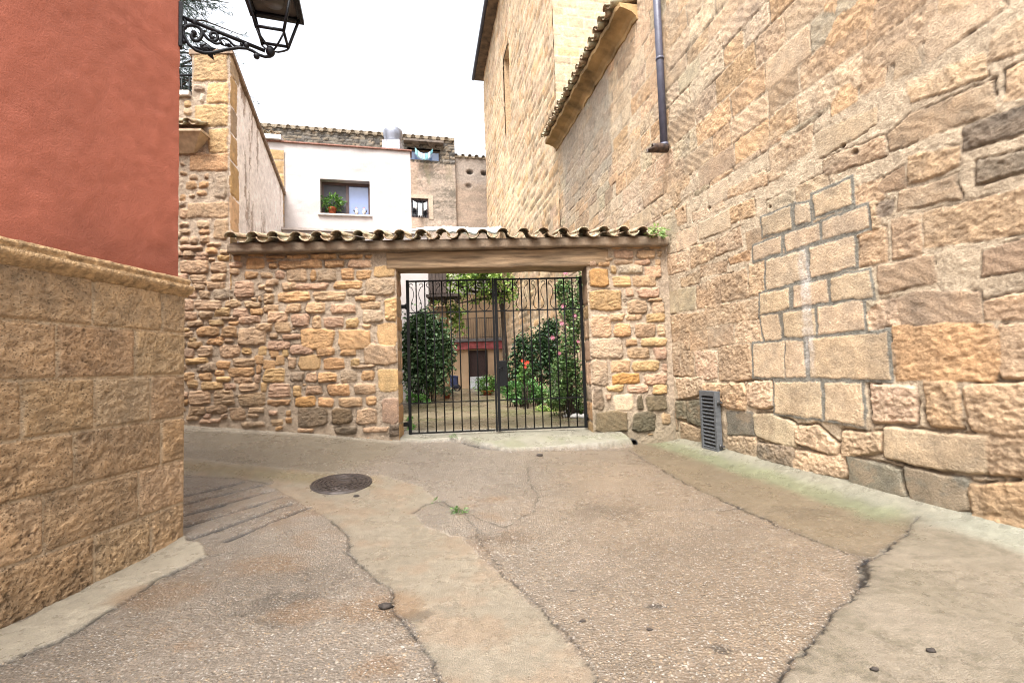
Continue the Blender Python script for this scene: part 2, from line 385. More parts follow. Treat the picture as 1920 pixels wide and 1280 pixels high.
# ================================================================== palettes (base colours)
def pal(*cs): return [lin(np.array(c))*.82 for c in cs]
PC = {'t': (196, 160, 122), 'o': (202, 152, 98), 'p': (200, 158, 128), 'g': (168, 148, 124), 'y': (206, 165, 104), 'w': (214, 196, 172), 'Y': (210, 172, 106),
      'O': (208, 148, 74), 'A': (190, 128, 48), 'D': (106, 98, 76), 'G': (146, 128, 106), 'B': (150, 122, 86), 'M': (128, 116, 84)}
def soft(c, ref, f): c = np.array(c, float); return lin(c*(1-f)+np.array(ref, float)*f)*.82
PC = {k: soft(v, (208, 172, 130), .32)*(.62 if k in 'DMGB' else 1.06) for k, v in PC.items()}
MORT = lin(np.array((186, 164, 138)))*.90
M_stone = stone_mat('rubble_stone', rough=.8, fine=60, bump=.9, var=.42, dist=.018)
M_ashlar = stone_mat('ashlar_stone', rough=.8, fine=52, bump=.85, var=.40, dist=.018)
M_trav = stone_mat('porous_stone', rough=.72, fine=48, bump=1., var=.36, dist=.024, pits=1.)
# ================================================================== the street
FW = Wall((0, 7.708), (1, .055))                       # front face of the garden wall
RW = Wall((2.76, 7.86), (.193, -1), flip=False)         # church wall, a grows towards the camera
if RW.n[0] > 0: RW = Wall((2.76, 7.86), (.193, -1), flip=True)
LW = Wall((-2.87, 3.90), (-.094, -1))                   # plinth of the red house, a grows towards the camera
if LW.n[0] < 0: LW = Wall((-2.87, 3.90), (-.094, -1), flip=True)
if FW.n[1] > 0: FW = Wall((0, 7.708), (1, .055), flip=True)
def zw(X): return np.interp(X, [-30, -5.34, -3.5, -1.9, -.5, 1.3, 2.76, 40], [3.2, .62, .40, .21, .12, .05, .0, 0.])
def zg(X, Y): return zw(X)*sst(3.1, 7.8, Y)
def gp(px, py):
    r = ray(px, py); lo, hi = .5/r[1], 8.6/r[1]
    for _ in range(40):
        t = (lo+hi)/2; p = CAM+r*t
        if p[2] > float(zg(p[0], p[1])): lo = t
        else: hi = t
    return p[0], p[1]
def gpoly(L): return np.array([gp(*q) for q in L])
def inside(P, X, Y):
    r = np.zeros(X.shape, bool); n = len(P)
    for i in range(n):
        x0, y0 = P[i]; x1, y1 = P[(i+1) % n]
        if y0 == y1: continue
        c = ((Y < y0) != (Y < y1)) & (X < (x1-x0)*(Y-y0)/(y1-y0)+x0); r ^= c
    return r
def segdist(P, X, Y, closed=False):
    D = np.full(X.shape, 9.); n = len(P)
    for i in range(n if closed else n-1):
        a = P[i]; e = P[(i+1) % n]-a; L = e@e+1e-12
        t = np.clip(((X-a[0])*e[0]+(Y-a[1])*e[1])/L, 0, 1)
        D = np.minimum(D, np.hypot(X-a[0]-t*e[0], Y-a[1]-t*e[1]))
    return D
def sdf(P, X, Y): return np.where(inside(P, X, Y), 1, -1)*segdist(P, X, Y, True)
GX = arange((-14, .25), (-7, .05), (-4.2, .014), (4.2, .05), (6, .25), 12)
GY = arange((-9, .3), (.6, .05), (1.3, .0075), (3.2, .010), (5.2, .014), (8.2, .05), 8.7)
X, Y = np.meshgrid(GX, GY)
wx = X+.03*fbm(X*5, Y*5, 71, 4, .6); wy = Y+.03*fbm(X*5, Y*5, 72, 4, .6)
n1 = fbm(X*.9, Y*.9, 73, 5); n2 = fbm(X*4, Y*4, 74, 5, .6); n3 = fbm(X*16, Y*16, 75, 4, .6)
Z = zg(X, Y)+.014*n1+.003*n2+.002*n3
C0 = lin(np.array((150, 132, 110))); C1 = lin(np.array((158, 140, 122))); RU = lin(np.array((160, 118, 72)))
t = sst(-.6, 1.2, X+.3*n1)[..., None]; C = C1*(1-t)+lin(np.array((152, 126, 98)))*t
C = C*(1+.16*n1+.10*n2+.07*n3)[..., None]
ru = sst(.15, .75, n1*.6+n2*.8-.15)*(X < .2)*(Y < 5); C = C*(1-.55*ru[..., None])+RU*.55*ru[..., None]
A = np.ones(X.shape)*.95
def paint(P, c, a, h=0, f=1., feather=.02, w=True):
    global C, A, Z
    D = sdf(gpoly(P), wx if w else X, wy if w else Y); m = sst(-feather, feather, D)*f
    cc = np.asarray(c)*(1+.10*n1+.05*n2+.06*n3)[..., None]
    C = C*(1-m[..., None])+cc*m[..., None]; A = A*(1-m)+a*m; Z = Z+h*m; return D, m
# darker greenish band below the garden wall, smooth channel, repairs
paint([(338, 800), (750, 824), (745, 850), (620, 895), (345, 862), (338, 861)], lin(np.array((138, 124, 96))), .7, 0, .75, .25)
S1 = [(325, 857), (345, 858), (560, 880), (720, 893), (790, 912), (818, 940), (780, 962), (800, 985), (870, 1010), (890, 1040), (950, 1085), (1030, 1160), (1090, 1230), (1130, 1290), (1190, 1420), (840, 1420),
      (830, 1280), (815, 1240), (780, 1190), (740, 1150), (735, 1110), (690, 1070), (655, 1035), (655, 1005), (620, 975), (575, 950), (500, 908), (430, 895), (345, 892), (325, 892)]
D, mS1 = paint(S1, lin(np.array((157, 142, 119))), .12, -.006, .95, .012)
g = sst(.0, .7, n2+n1*.5)*mS1; C = C*(1-.3*g[..., None])+lin(np.array((168, 122, 82)))*.3*g[..., None]
paint([(325, 863), (345, 864), (560, 884), (700, 896), (700, 915), (560, 905), (345, 882), (325, 881)], lin(np.array((138, 122, 72))), .1, 0, .55, .1)
S2 = [(1715, 980), (1690, 1010), (1640, 1047), (1610, 1065), (1605, 1110), (1560, 1160), (1500, 1235), (1455, 1285), (1360, 1420), (2300, 1420), (2300, 1200), (1990, 1040), (1900, 1010)]
D, mS2 = paint(S2, lin(np.array((150, 134, 112))), .06, .004, 1, .010)
sp = np.clip(sst(.3, .6, fbm(X*22, Y*30, 90, 4, .7)*.8+n2*.5)+.5*sst(.2, .9, n1+.6*n2), 0, 1)*mS2; C = C*(1-.5*sp[..., None])+lin(np.array((100, 92, 66)))*.5*sp[..., None]
S3 = [(1180, 838), (1240, 880), (1290, 910), (1390, 955), (1500, 1003), (1560, 1028), (1640, 1047), (1690, 1010), (1715, 978), (1700, 960), (1560, 915), (1360, 850), (1262, 822), (1200, 826)]
D, mS3 = paint(S3, lin(np.array((132, 112, 82))), .25, .0, .92, .015)
# distance from the church wall: fillet of cement with algae
dw = (np.stack([X, Y], -1)-RW.B) @ RW.n; al = (np.stack([X, Y], -1)-RW.B) @ RW.d
fil = np.clip(1-dw/.42, 0, 1)*(dw < .6)*(Y < 8.4); Z = Z+.13*fil**1.6*sst(-.3, .3, al)
far = 1-sst(3.6, 4.4, al+.4*n1)
gm = sst(.02, .2, dw)*(1-sst(.34, .62, dw+.08*n2))*far; C = C*(1-.8*gm[..., None])+lin(np.array((134, 140, 102)))*(1+.2*n2+.15*n3)[..., None]*.8*gm[..., None]
A = A*(1-.9*gm)
wm = (1-sst(.1, .3, dw+.06*n2))*.85*(dw < .6)+.0; C = C*(1-wm[..., None])+lin(np.array((158, 153, 132)))*(1+.14*n3+.1*n2)[..., None]*wm[..., None]; A = A*(1-wm)
wn = sst(3.8, 4.6, al)*(1-sst(.22, .36, dw+.03*n2))*(dw < .6); C = C*(1-.8*wn[..., None])+lin(np.array((164, 163, 142)))*(1+.1*n3+.1*n2)[..., None]*.8*wn[..., None]
# threshold apron before the gate, footing strips
AP = [(742, 826), (765, 806), (1110, 798), (1135, 818), (1185, 838), (1090, 842), (960, 845), (900, 838), (862, 828), (800, 829)]
D, mA = paint(AP, lin(np.array((164, 158, 138))), .15, 0, 1, .045)
zt_ = zg(X, Y)+.045+.006*n2; zt_ = zt_+(np.maximum(.232, zt_)-zt_)*sst(7.0, 7.75, Y); Z = np.where(mA > 0, np.maximum(Z, Z*(1-mA)+zt_*mA), Z)
ga = mA*sst(-.1, .6, n2+.3)*sst(7.75, 7.45, Y); C = C*(1-.45*ga[..., None])+lin(np.array((128, 134, 84)))*.45*ga[..., None]
paint([(742, 822), (1112, 806), (1112, 796), (742, 806)], lin(np.array((190, 182, 166))), .0, .012, .9, .05)
paint([(338, 790), (345, 791), (600, 808), (750, 820), (750, 832), (600, 818), (345, 806), (338, 805)], lin(np.array((178, 164, 144))), .1, .02, .8, .04)
D, mP = paint([(-400, 1300), (0, 1180), (347, 1004), (390, 1043), (300, 1085), (215, 1140), (130, 1190), (0, 1245), (-400, 1420)], lin(np.array((190, 176, 152))), .05, .012, 1, .008)
# darker wet patches and gouges
for (px, py, rx, c) in [(520, 1130, .16, .6), (1238, 1135, .045, .25), (1358, 1222, .05, .3), (520, 1165, .1, .7), (770, 1155, .1, .6), (945, 1010, .18, .7), (1075, 1108, .02, .3), (1130, 960, .25, .75), (1500, 960, .2, .8), (560, 1090, .3, .8)]:
    x, y = gp(px, py); dd = np.hypot((wx-x)*.6, wy-y)/rx*(1+.4*n3); mm = (1-sst(.6, 1.05, dd)); C = C*(1-(1-c)*mm[..., None]); Z = Z-.008*mm*(c < .5)
for (px, py, rx) in [(560, 1145, .16), (720, 1140, .2), (300, 1110, .25), (500, 1060, .22), (720, 1250, .1)]:
    x, y = gp(px, py); dd = np.hypot((wx-x)*.7, wy-y)/rx+.3*n2; mm = (1-sst(.4, 1.1, dd))*.6; C = C*(1-mm[..., None])+RU*mm[..., None]
# cracks and saw-cut grooves
def crack(P, wd, dep=.012, dark=.16, jag=.02, hal=.22):
    global C, Z, A
    Q = gpoly(P); bx = (X > Q[:, 0].min()-.2) & (X < Q[:, 0].max()+.2) & (Y > Q[:, 1].min()-.2) & (Y < Q[:, 1].max()+.2)
    jx = X[bx]+jag*fbm(X[bx]*7, Y[bx]*7, 81, 5, .65); jy = Y[bx]+jag*fbm(X[bx]*7, Y[bx]*7, 82, 5, .65)
    D = segdist(Q, jx+.006*fbm(X[bx]*40, Y[bx]*40, 84, 3), jy+.006*fbm(X[bx]*40, Y[bx]*40, 85, 3)); dark = dark*.7; ww = wd*.86*(.55+.9*np.clip(vn(X[bx]*5, Y[bx]*5, 83), 0, 1))
    mm = 1-sst(ww*.45, ww*1.05, D); C[bx] = C[bx]*(1-(1-dark)*mm[..., None]); Z[bx] -= dep*mm; A[bx] *= 1-mm
    halo = (1-sst(0, wd*6, D))*hal; C[bx] = C[bx]*(1-halo[..., None])
crack([(620, 975), (655, 1005), (655, 1035), (690, 1070), (735, 1110), (740, 1150), (780, 1190), (815, 1240), (830, 1290)], .009)
crack([(-300, 1370), (0, 1245), (130, 1190), (215, 1140), (300, 1085), (388, 1044), (440, 1036)], .011)
crack([(775, 962), (800, 944), (830, 940), (865, 958)], .014); crack([(865, 958), (895, 990), (900, 1020), (925, 1050), (945, 1080), (985, 1110), (1030, 1155), (1085, 1215), (1130, 1290)], .008, .008, .35)
crack([(1180, 843), (1240, 880), (1280, 904), (1350, 935), (1390, 955), (1500, 1003), (1560, 1028), (1625, 1048)], .013, jag=.03)
crack([(1715, 978), (1690, 1010), (1640, 1046), (1610, 1062), (1605, 1110), (1560, 1160), (1500, 1235), (1440, 1300)], .012, jag=.03); crack([(1625, 1045), (1612, 1100)], .03, jag=.04)
crack([(945, 990), (1000, 960), (1010, 930), (992, 905), (990, 870)], .007, .006, .45); crack([(865, 830), (900, 839), (960, 847), (1090, 843), (1170, 842)], .022, .02, .13)
crack([(1280, 956), (1340, 957), (1392, 953)], .012, .008, .3); crack([(345, 893), (440, 895), (500, 905)], .008, .006, .35); crack([(825, 945), (870, 960), (900, 975), (945, 990)], .008, .006, .3)
for q in [((346, 931), (455, 903)), ((350, 946), (506, 906)), ((350, 967), (506, 922)), ((350, 987), (530, 933)), ((357, 1010), (545, 946)), ((427, 1012), (579, 953))]:
    crack(q, .046, .03, .03, .006, .0)
C[..., :] = np.clip(desat(C, .74)*np.array([.80, .795, .76]), .01, .8)
V = np.stack([X, Y, Z], -1).reshape(-1, 3); idx = np.arange(X.size).reshape(X.shape)
Q = np.stack([idx[:-1, :-1], idx[:-1, 1:], idx[1:, 1:], idx[1:, :-1]], -1).reshape(-1, 4)
M_ground = ground_mat('old_concrete')
tag(link('street', np_mesh('street', V, Q, np.concatenate([C.reshape(-1, 3)*.9, A.reshape(-1, 1)], 1)), M_ground), 'old cracked concrete street sloping up to the gate', kind='structure')
def street_z(x, y):
    i = np.clip(np.searchsorted(GX, x), 0, len(GX)-1); j = np.clip(np.searchsorted(GY, y), 0, len(GY)-1); return float(Z[j, i])
SZ = Z.copy()
# outer ground to the horizon and garden floor
gm_ = MB(); gm_.add([(-300, -300, -.4), (300, -300, -.4), (300, 300, -.4), (-300, 300, -.4)], [(0, 1, 2, 3)])
tag(gm_.build('ground', plain('earth', lin(np.array((130, 115, 95))))), 'earth beyond the street', kind='structure')
gx = np.linspace(-7, 2.75, 130); gy = np.linspace(8.15, 29, 260); X2, Y2 = np.meshgrid(gx, gy)
a1 = fbm(X2*.8, Y2*.8, 61, 5); a2 = fbm(X2*3, Y2*3, 62, 4)
Z2 = .235+.01*a1; Cg = lin(np.array((120, 108, 86)))*(1+.3*a1+.25*a2)[..., None]; mg = sst(-.1, .6, fbm(X2*.7, Y2*2.2, 63, 5, .6))[..., None]; Cg = Cg*(1-.65*mg)+lin(np.array((98, 98, 62)))*.65*mg; bd_ = sst(.15, .45, X2-(1.15+.2*a2-.06*(Y2-8)))[..., None]; Cg = Cg*(1-.85*bd_)+lin(np.array((78, 66, 52)))*.85*bd_
wh = (1-sst(8.3, 8.9, Y2+.2*a2))[..., None]; Cg = Cg*(1-.6*wh)+lin(np.array((190, 184, 170)))*.6*wh
idx = np.arange(X2.size).reshape(X2.shape); Q = np.stack([idx[:-1, :-1], idx[:-1, 1:], idx[1:, 1:], idx[1:, :-1]], -1).reshape(-1, 4)
tag(link('courtyard', np_mesh('courtyard', np.stack([X2, Y2, Z2], -1).reshape(-1, 3), Q, np.concatenate([Cg.reshape(-1, 3), np.full((X2.size, 1), .25)], 1)), M_ground), 'damp paved courtyard floor behind the gate', kind='structure')
# ================================================================== garden wall with its gateway
S1_ = """40 40 170 110 t;180 20 260 110 t;275 10 415 105 t;40 125 330 185 p;350 100 540 140 t;350 160 490 230 o;85 195 205 290 t;35 190 75 260 p;235 205 400 310 p;520 185 640 230 t;490 250 655 310 y;390 275 470 315 t;35 305 405 470 tr;420 325 625 455 tl;625 335 795 395 p;690 250 790 310 o;640 405 755 480 t;850 290 1070 420 os;1085 300 1210 325 o;1115 345 1215 400 o;1075 250 1310 280 o;1230 315 1500 410 o;180 480 385 590 tl;420 460 610 555 t;815 450 990 530 o;1000 450 1160 520 t;1190 430 1305 525 p;1075 540 1240 610 t;200 590 360 660 t;365 565 600 660 t;985 600 1095 655 t;1070 640 1165 685 t;110 665 260 755 p;270 665 410 770 t;445 650 690 775 g;705 560 950 755 p;1045 705 1185 830 t;1255 570 1460 660 t;80 780 220 910 p;230 785 550 900 tl;595 780 790 865 t;820 800 1020 875 t;900 755 960 795 t;985 735 1025 795 t;1045 835 1240 935 t;1210 680 1610 800 o;85 920 260 1025 p;275 925 440 1015 t;445 880 655 985 y;680 880 870 975 p;885 885 1045 965 o;535 985 745 1025 t;755 975 1020 1060 p;1090 925 1345 1045 p;130 1035 330 1100 t;375 1025 580 1095 y;620 1035 755 1085 o;85 1115 165 1160 y;85 1165 210 1230 t;245 1100 520 1215 o;540 1100 745 1240 o;750 1115 1080 1330 tr;950 1060 1165 1165 t;1190 1045 1380 1170 t;1125 1180 1215 1240 t;1265 1195 1500 1250 p;860 225 1050 260 o;1330 240 1400 285 o"""
S2_ = """60 245 240 285 o;260 235 580 290 o;610 240 900 285 o;920 240 1010 285 o;130 305 415 400 o;435 305 690 395 o;710 305 1005 390 p;-20 415 235 565 t;270 420 335 560 o;350 405 590 565 gr;630 405 790 540 o;820 420 1000 535 o;1015 370 1290 515 ys;85 580 490 660 p;540 560 900 650 o;920 530 1300 720 gr;705 655 900 730 g;290 680 695 790 tl;800 740 1050 795 o;1160 760 1310 1035 yr;865 805 1110 890 t;500 835 820 945 p;210 815 455 940 t;-20 830 155 935 t;890 905 1140 1055 gr;45 950 260 1105 pr;295 970 405 1120 t;430 980 680 1110 p;695 1000 850 1115 y;895 1070 1005 1115 t;1070 1060 1310 1330 ys;590 1130 1020 1370 ot;130 1130 560 1370 or"""
S3_ = """135 10 245 65 y;125 60 310 135 o;360 15 545 95 o;555 40 665 75 t;90 140 205 250 p;245 120 435 245 tl;500 100 740 235 tr;740 130 865 205 y;1040 55 1305 150 p;100 250 370 320 y;230 310 460 410 g;470 280 620 375 o;640 250 900 350 tl;590 360 885 460 ol;440 390 560 450 o;260 420 420 510 o;90 410 215 520 o;460 465 625 520 y;650 470 885 530 t;120 510 260 590 y;290 525 540 610 y;550 540 690 605 p;720 540 940 625 tl;160 620 400 780 tl;430 615 670 795 tl;705 650 1030 800 tl;1055 540 1305 700 pl;970 530 1035 635 ys;940 120 1040 225 ys;1065 160 1175 245 os;1215 155 1285 240 Ys;905 225 1000 325 os;985 270 1135 375 os;1140 225 1245 330 os;905 325 970 430 os;900 440 970 540 p;995 370 1255 530 yl;1040 730 1310 790 o;135 800 335 910 t;340 795 600 880 t;610 815 800 955 t;815 815 1010 870 t;815 880 940 930 t;1060 850 1160 910 p;1090 950 1230 1020 t;740 980 1020 1030 t;520 885 590 950 t;315 890 400 935 p;1260 845 1310 910 o;1255 925 1330 985 o;250 950 530 990 p;1140 1030 1220 1065 o;60 330 120 380 t;60 720 150 790 o;60 40 110 110 t;60 640 140 700 p"""
S4_ = """25 105 295 205 p;320 130 545 225 o;595 125 790 230 o;850 100 1245 330 tt;-10 235 90 370 t;110 220 370 385 ys;405 250 650 380 o;715 250 820 355 y;1030 365 1265 640 ys;25 400 190 515 g;205 415 335 525 p;345 415 560 530 o;595 390 800 530 g;835 390 1000 500 o;55 560 155 690 y;190 560 400 665 p;445 550 720 670 o;760 545 1005 665 t;80 690 315 800 O;350 705 525 810 o;575 700 855 800 t;895 690 1010 790 o;105 810 460 1030 Gr;490 820 745 1000 Br;775 825 1025 1010 tr;1065 680 1265 1000 ps;540 1035 800 1115 G;860 1040 1150 1090 t;120 1050 300 1090 t;1150 1010 1275 1150 G;720 330 1000 358 t"""
S5_ = """400 170 525 220 o;555 165 780 215 o;825 160 965 220 o;420 245 660 335 p;700 235 910 330 t;930 250 980 305 t;305 320 415 360 t;140 370 235 430 p;245 365 390 425 o;415 355 650 395 t;665 345 860 405 p;900 345 975 415 t;142 440 380 655 Ot;395 415 465 515 y;480 405 765 510 wr;780 415 980 560 p;405 530 630 660 y;640 535 910 655 t;132 680 540 940 yr;565 675 655 765 p;690 670 970 780 p;575 800 825 960 t;820 790 990 830 t;860 835 1010 955 t;375 965 560 1040 t;570 970 760 1040 t;795 955 1020 1060 y;160 970 405 1230 tr;430 1080 635 1230 o;665 1075 910 1230 t;930 1085 1020 1220 t"""
S6_ = """150 25 525 240 gr;540 30 665 110 o;695 20 990 110 y;560 125 810 245 t;840 125 990 250 p;160 255 355 555 gr;365 260 595 390 t;605 275 915 375 y;940 295 1000 390 p;375 405 705 520 Ar;735 410 1000 525 p;330 535 520 605 y;550 530 795 615 p;835 530 1005 635 y;180 575 310 800 Gr;325 625 385 700 p;405 630 630 800 ws;660 640 735 800 D;750 650 995 810 Dr;195 810 565 1050 Bt;610 820 885 1040 Dr;930 840 1030 960 t"""
def parse(s, ox, oy, sc):
    for q in s.split(';'):
        x0, y0, x1, y1, c = q.split(); yield ox+float(x0)/sc, oy+float(y0)/sc, ox+float(x1)/sc, oy+float(y1)/sc, c
JL, JR, LZ, TOP = FW.pix(745, 650)[0], FW.pix(1106, 650)[0], FW.pix(940, 501)[1], 3.45
A_ = arange((-6.6, .05), (-5.6, .0115), 2.80); Z_ = arange((-.3, .05), (-.1, .0115), 3.60)
fd = Field(FW, A_, Z_, MORT, mort_amp=.009, seed=5, warp=.013, wscale=9); fd.sat = .92
def lay(S, ox, oy, sc, wall, fd, amax=None):
    for x0, y0, x1, y1, c in parse(S, ox, oy, sc):
        a0, z1 = wall.pix(x0, y0); a1, z0 = wall.pix(x1, y1)
        big = (a1-a0) > .3; st = c[1] if len(c) > 1 else random.choice('rrrl')
        P = blob(a0-.008, z0-.008, a1+.008, z1+.008, n=random.choice((6, 7, 8, 9)), jit=.10 if big else .18)
        fd.stone(P, PC[c[0]], relief=random.uniform(.024, .045) if st != 's' else .016, edge=.017, style=st, amp={'r': .012, 'l': .014, 's': .005, 't': .007}[st], k=.014, dome=.28)
for S, ox, oy, sc in ((S1_, 330, 440, 6.4), (S2_, 540, 440, 6.4), (S3_, 330, 630, 6.095), (S4_, 540, 630, 6.095), (S5_, 1080, 430, 6.095), (S6_, 1080, 630, 5.82)): lay(S, ox, oy, sc, FW, fd)
# small fill between and hidden part behind the red house
for _ in range(260):
    a = random.uniform(-6.5, 2.7); z = random.uniform(0, 3.4); wd = random.uniform(.05, .12); hh = random.uniform(.03, .06)
    if a < -5.4: wd *= 2.4; hh *= 2
    P = blob(a-wd/2, z-hh/2, a+wd/2, z+hh/2, 7)
    if fd.covered(P+0) < .02: fd.stone(P, PC[random.choice('tpog')], relief=.016, edge=.02, style='r', amp=.008)
for _ in range(420):
    a = random.uniform(-6.55, -5.1); z = random.uniform(.45, 3.4); wd = random.uniform(.14, .4); hh = random.uniform(.08, .17); P = blob(a-wd/2, z-hh/2, a+wd/2, z+hh/2, 8)
    if fd.covered(P) < .04: fd.stone(P, PC[random.choice('tpogyt')], relief=.03, edge=.018, style=random.choice('rl'), amp=.01, k=.014, dome=.28)
fd.crevice(.012, .3, .15, .012)
# earth-dark foot and grime low on the wall
lo = (1-sst(.05, .75, fd.Y-zw(fd.X)+.25*fd.nl))[..., None]; fd.C *= 1-.12*lo
gmo = ((1-sst(.2, 1.1, fd.Y+.3*fd.nl))*(fd.X > 1.2))[..., None]; fd.C = fd.C*(1-.3*gmo)+lin(np.array((110, 108, 80)))*.3*gmo
keep = cell_keep(A_, Z_, lambda a, z: ~((a > JL) & (a < JR) & (z < LZ+.02)) & (z < TOP+.06))
gw = thing('garden_wall', 'low rubble stone garden wall with a gateway and a tiled top', 'wall', (0, 7.9, 0))
link('stone_face', fd.mesh('stone_face', keep), M_stone, gw)
BK = .45                                                     # thickness
core = MB()
def slab(mb, a0, a1, z0, z1, h0, h1, wl=FW): mb.hexa([wl.w(a0, z0, h0), wl.w(a1, z0, h0), wl.w(a1, z0, h1), wl.w(a0, z0, h1)], [wl.w(a0, z1, h0), wl.w(a1, z1, h0), wl.w(a1, z1, h1), wl.w(a0, z1, h1)])
slab(core, -6.6, JL-.035, -.3, TOP, -.03, -BK); slab(core, JR+.035, 2.80, -.3, TOP, -.03, -BK); slab(core, JL-.035, JR+.035, LZ+.05, TOP, -.1, -BK)
core.build('wall_core', plain('wall_mortar', MORT, .85, bump=.4), gw)
for nm, aj, sgn in (('left', JL, 1), ('right', JR, -1)):     # stone reveals of the gateway
    p = FW.w(aj, 0, 0); wl = Wall((p[0], p[1]), -FW.n)
    if wl.n @ FW.d*sgn < 0: wl = Wall((p[0], p[1]), -FW.n, flip=True)
    ra = arange((-.004, .012), BK); rz = arange((.0, .012), LZ+.1); f2 = Field(wl, ra, rz, MORT, seed=15+sgn, warp=.012)
    z = .1
    while z < LZ:
        h = random.uniform(.22, .42); cc = random.choice('tyopg'); cut = random.choice((0, .22, .3))
        for b0, b1 in ([(-.03, BK)] if not cut else [(-.03, cut-.01), (cut+.01, BK)]):
            f2.stone(np.array([(b0, z+.012), (b1, z+.012), (b1, z+h-.012), (b0, z+h-.012)]), PC[cc], relief=.018, edge=.03, style=random.choice('rs'), amp=.007, k=.03)
        z += h
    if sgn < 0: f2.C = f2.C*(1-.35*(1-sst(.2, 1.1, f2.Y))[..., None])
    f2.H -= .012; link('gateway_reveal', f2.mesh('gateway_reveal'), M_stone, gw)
# lintel beam and cement fascia
def noisy_beam(name, mat, wl, a0, a1, z0, z1, h0, h1, amp, seed, parent, step=.03, prof=None, colr=None):
    na = max(2, int((a1-a0)/step)); aa = np.linspace(a0, a1, na)
    ring = []
    ns = max(2, int((z1-z0)/step)); nh = max(2, int(abs(h1-h0)/step))
    for i in range(nh): ring.append((z0, h1+(h0-h1)*i/nh))
    for i in range(ns): ring.append((z0+(z1-z0)*i/ns, h0))
    for i in range(nh): ring.append((z1, h0+(h1-h0)*i/nh))
    for i in range(ns): ring.append((z1+(z0-z1)*i/ns, h1))
    ring = np.array(ring); cz, ch = (z0+z1)/2, (h0+h1)/2; k = len(ring); V = []
    for a in aa:
        s_ = np.arange(k)*step
        nn = fbm(np.full(k, a*2.2), s_*6, seed, 4)*amp+fbm(np.full(k, a*.9), np.full(k, 3.), seed+1, 3)*amp*1.2
        dz = np.sign(ring[:, 0]-cz)*(np.abs(ring[:, 0]-cz) > (z1-z0)*.45); dh = np.sign(ring[:, 1]-ch)*(np.abs(ring[:, 1]-ch) > abs(h1-h0)*.45)
        for i in range(k): V.append(wl.w(a, ring[i, 0]+dz[i]*nn[i], ring[i, 1]+dh[i]*nn[i]))
    idx = np.arange(na*k).reshape(na, k); q = np.stack([idx[:-1], np.roll(idx[:-1], -1, 1), np.roll(idx[1:], -1, 1), idx[1:]], -1).reshape(-1, 4)
    mb = MB(); mb.add(V, [tuple(r) for r in q.tolist()], True); mb.f += [tuple(range(k)), tuple(range((na-1)*k, na*k))[::-1]]; mb.sm += [False, False]
    return mb.build(name, mat, parent)
M_wood = plain('weathered_wood', lin(np.array((158, 132, 102))), .8, var=.3, scale=3, bump=.6, bscale=26, stretch=(.5, 3, 7))
M_cem = plain('old_cement', lin(np.array((150, 130, 108))), .85, var=.2, scale=5, bump=.5, bscale=40)
noisy_beam('lintel', M_wood, FW, FW.pix(725, 480)[0], FW.pix(1140, 480)[0], LZ, LZ+.295, .03, -BK+.02, .012, 31, gw)
noisy_beam('cement_fascia', M_cem, FW, FW.pix(436, 460)[0], 2.74, LZ+.30, LZ+.44, .15, -BK-.02, .008, 35, gw, step=.04)
# tiles: half-round cover and channel tiles bedded in mortar
def half_tile(mb, o, ax, up, side, L, r0, r1, arc_up, th=.014, n=9, m=5):
    V = []; Fc = []
    for k, dr in ((0, 0), (1, th)):
        for i in range(m+1):
            r = (r0+(r1-r0)*i/m)+dr
            for j in range(n+1):
                a = math.pi*j/n; V.append(Vector(o)+Vector(ax)*(L*i/m)+Vector(side)*(r*math.cos(a))+Vector(up)*(r*.82*math.sin(a)*(1 if arc_up else -1)))
    W = n+1; S_ = (m+1)*W
    for k in (0, 1):
        for i in range(m):
            for j in range(n):
                q = (k*S_+i*W+j, k*S_+i*W+j+1, k*S_+(i+1)*W+j+1, k*S_+(i+1)*W+j); Fc.append(q if k else q[::-1])
    for j in range(n): Fc.append((j, j+1, S_+j+1, S_+j)); Fc.append((m*W+j+1, m*W+j, S_+m*W+j, S_+m*W+j+1))
    for i in range(m): Fc.append((i*W, S_+i*W, S_+(i+1)*W, (i+1)*W)); Fc.append((i*W+n, (i+1)*W+n, S_+(i+1)*W+n, S_+i*W+n))
    mb.add(V, Fc, True)
def tile_row(mb, wl, a0, a1, z, h, pitch, L, slope, r=.088, jit=.02, flatten=1):
    n = int(round((a1-a0)/pitch)); p = (a1-a0)/n; S3 = Vector((wl.d[0], wl.d[1], 0)); N3 = Vector((wl.n[0], wl.n[1], 0)); U = Vector((0, 0, 1))
    ax = (-N3*math.cos(slope)+U*math.sin(slope)); up = (N3*math.sin(slope)+U*math.cos(slope))
    for i in range(n):
        j = lambda s=1: random.uniform(-jit, jit)*s
        t1 = (ax+S3*j(2)).normalized(); q = random.uniform(.94, 1.04)
        half_tile(mb, Vector(wl.w(a0+p*(i+.5)+j(.3), z+r*.55+j(.2), h+j(1.2))), t1, up, S3, L, r*q, r*.85, False)
        if i < n: half_tile(mb, Vector(wl.w(a0+p*i+j(.3), z+r*.62+j(.3), h-.01+j(1.2))), ax, up, S3, L, r*q*.95, r*.8, True)
M_tile = plain('lichened_clay_tile', lin(np.array((162, 130, 102))), .8, var=.3, scale=11, bump=.5, bscale=70, c2=lin(np.array((200, 172, 138))))
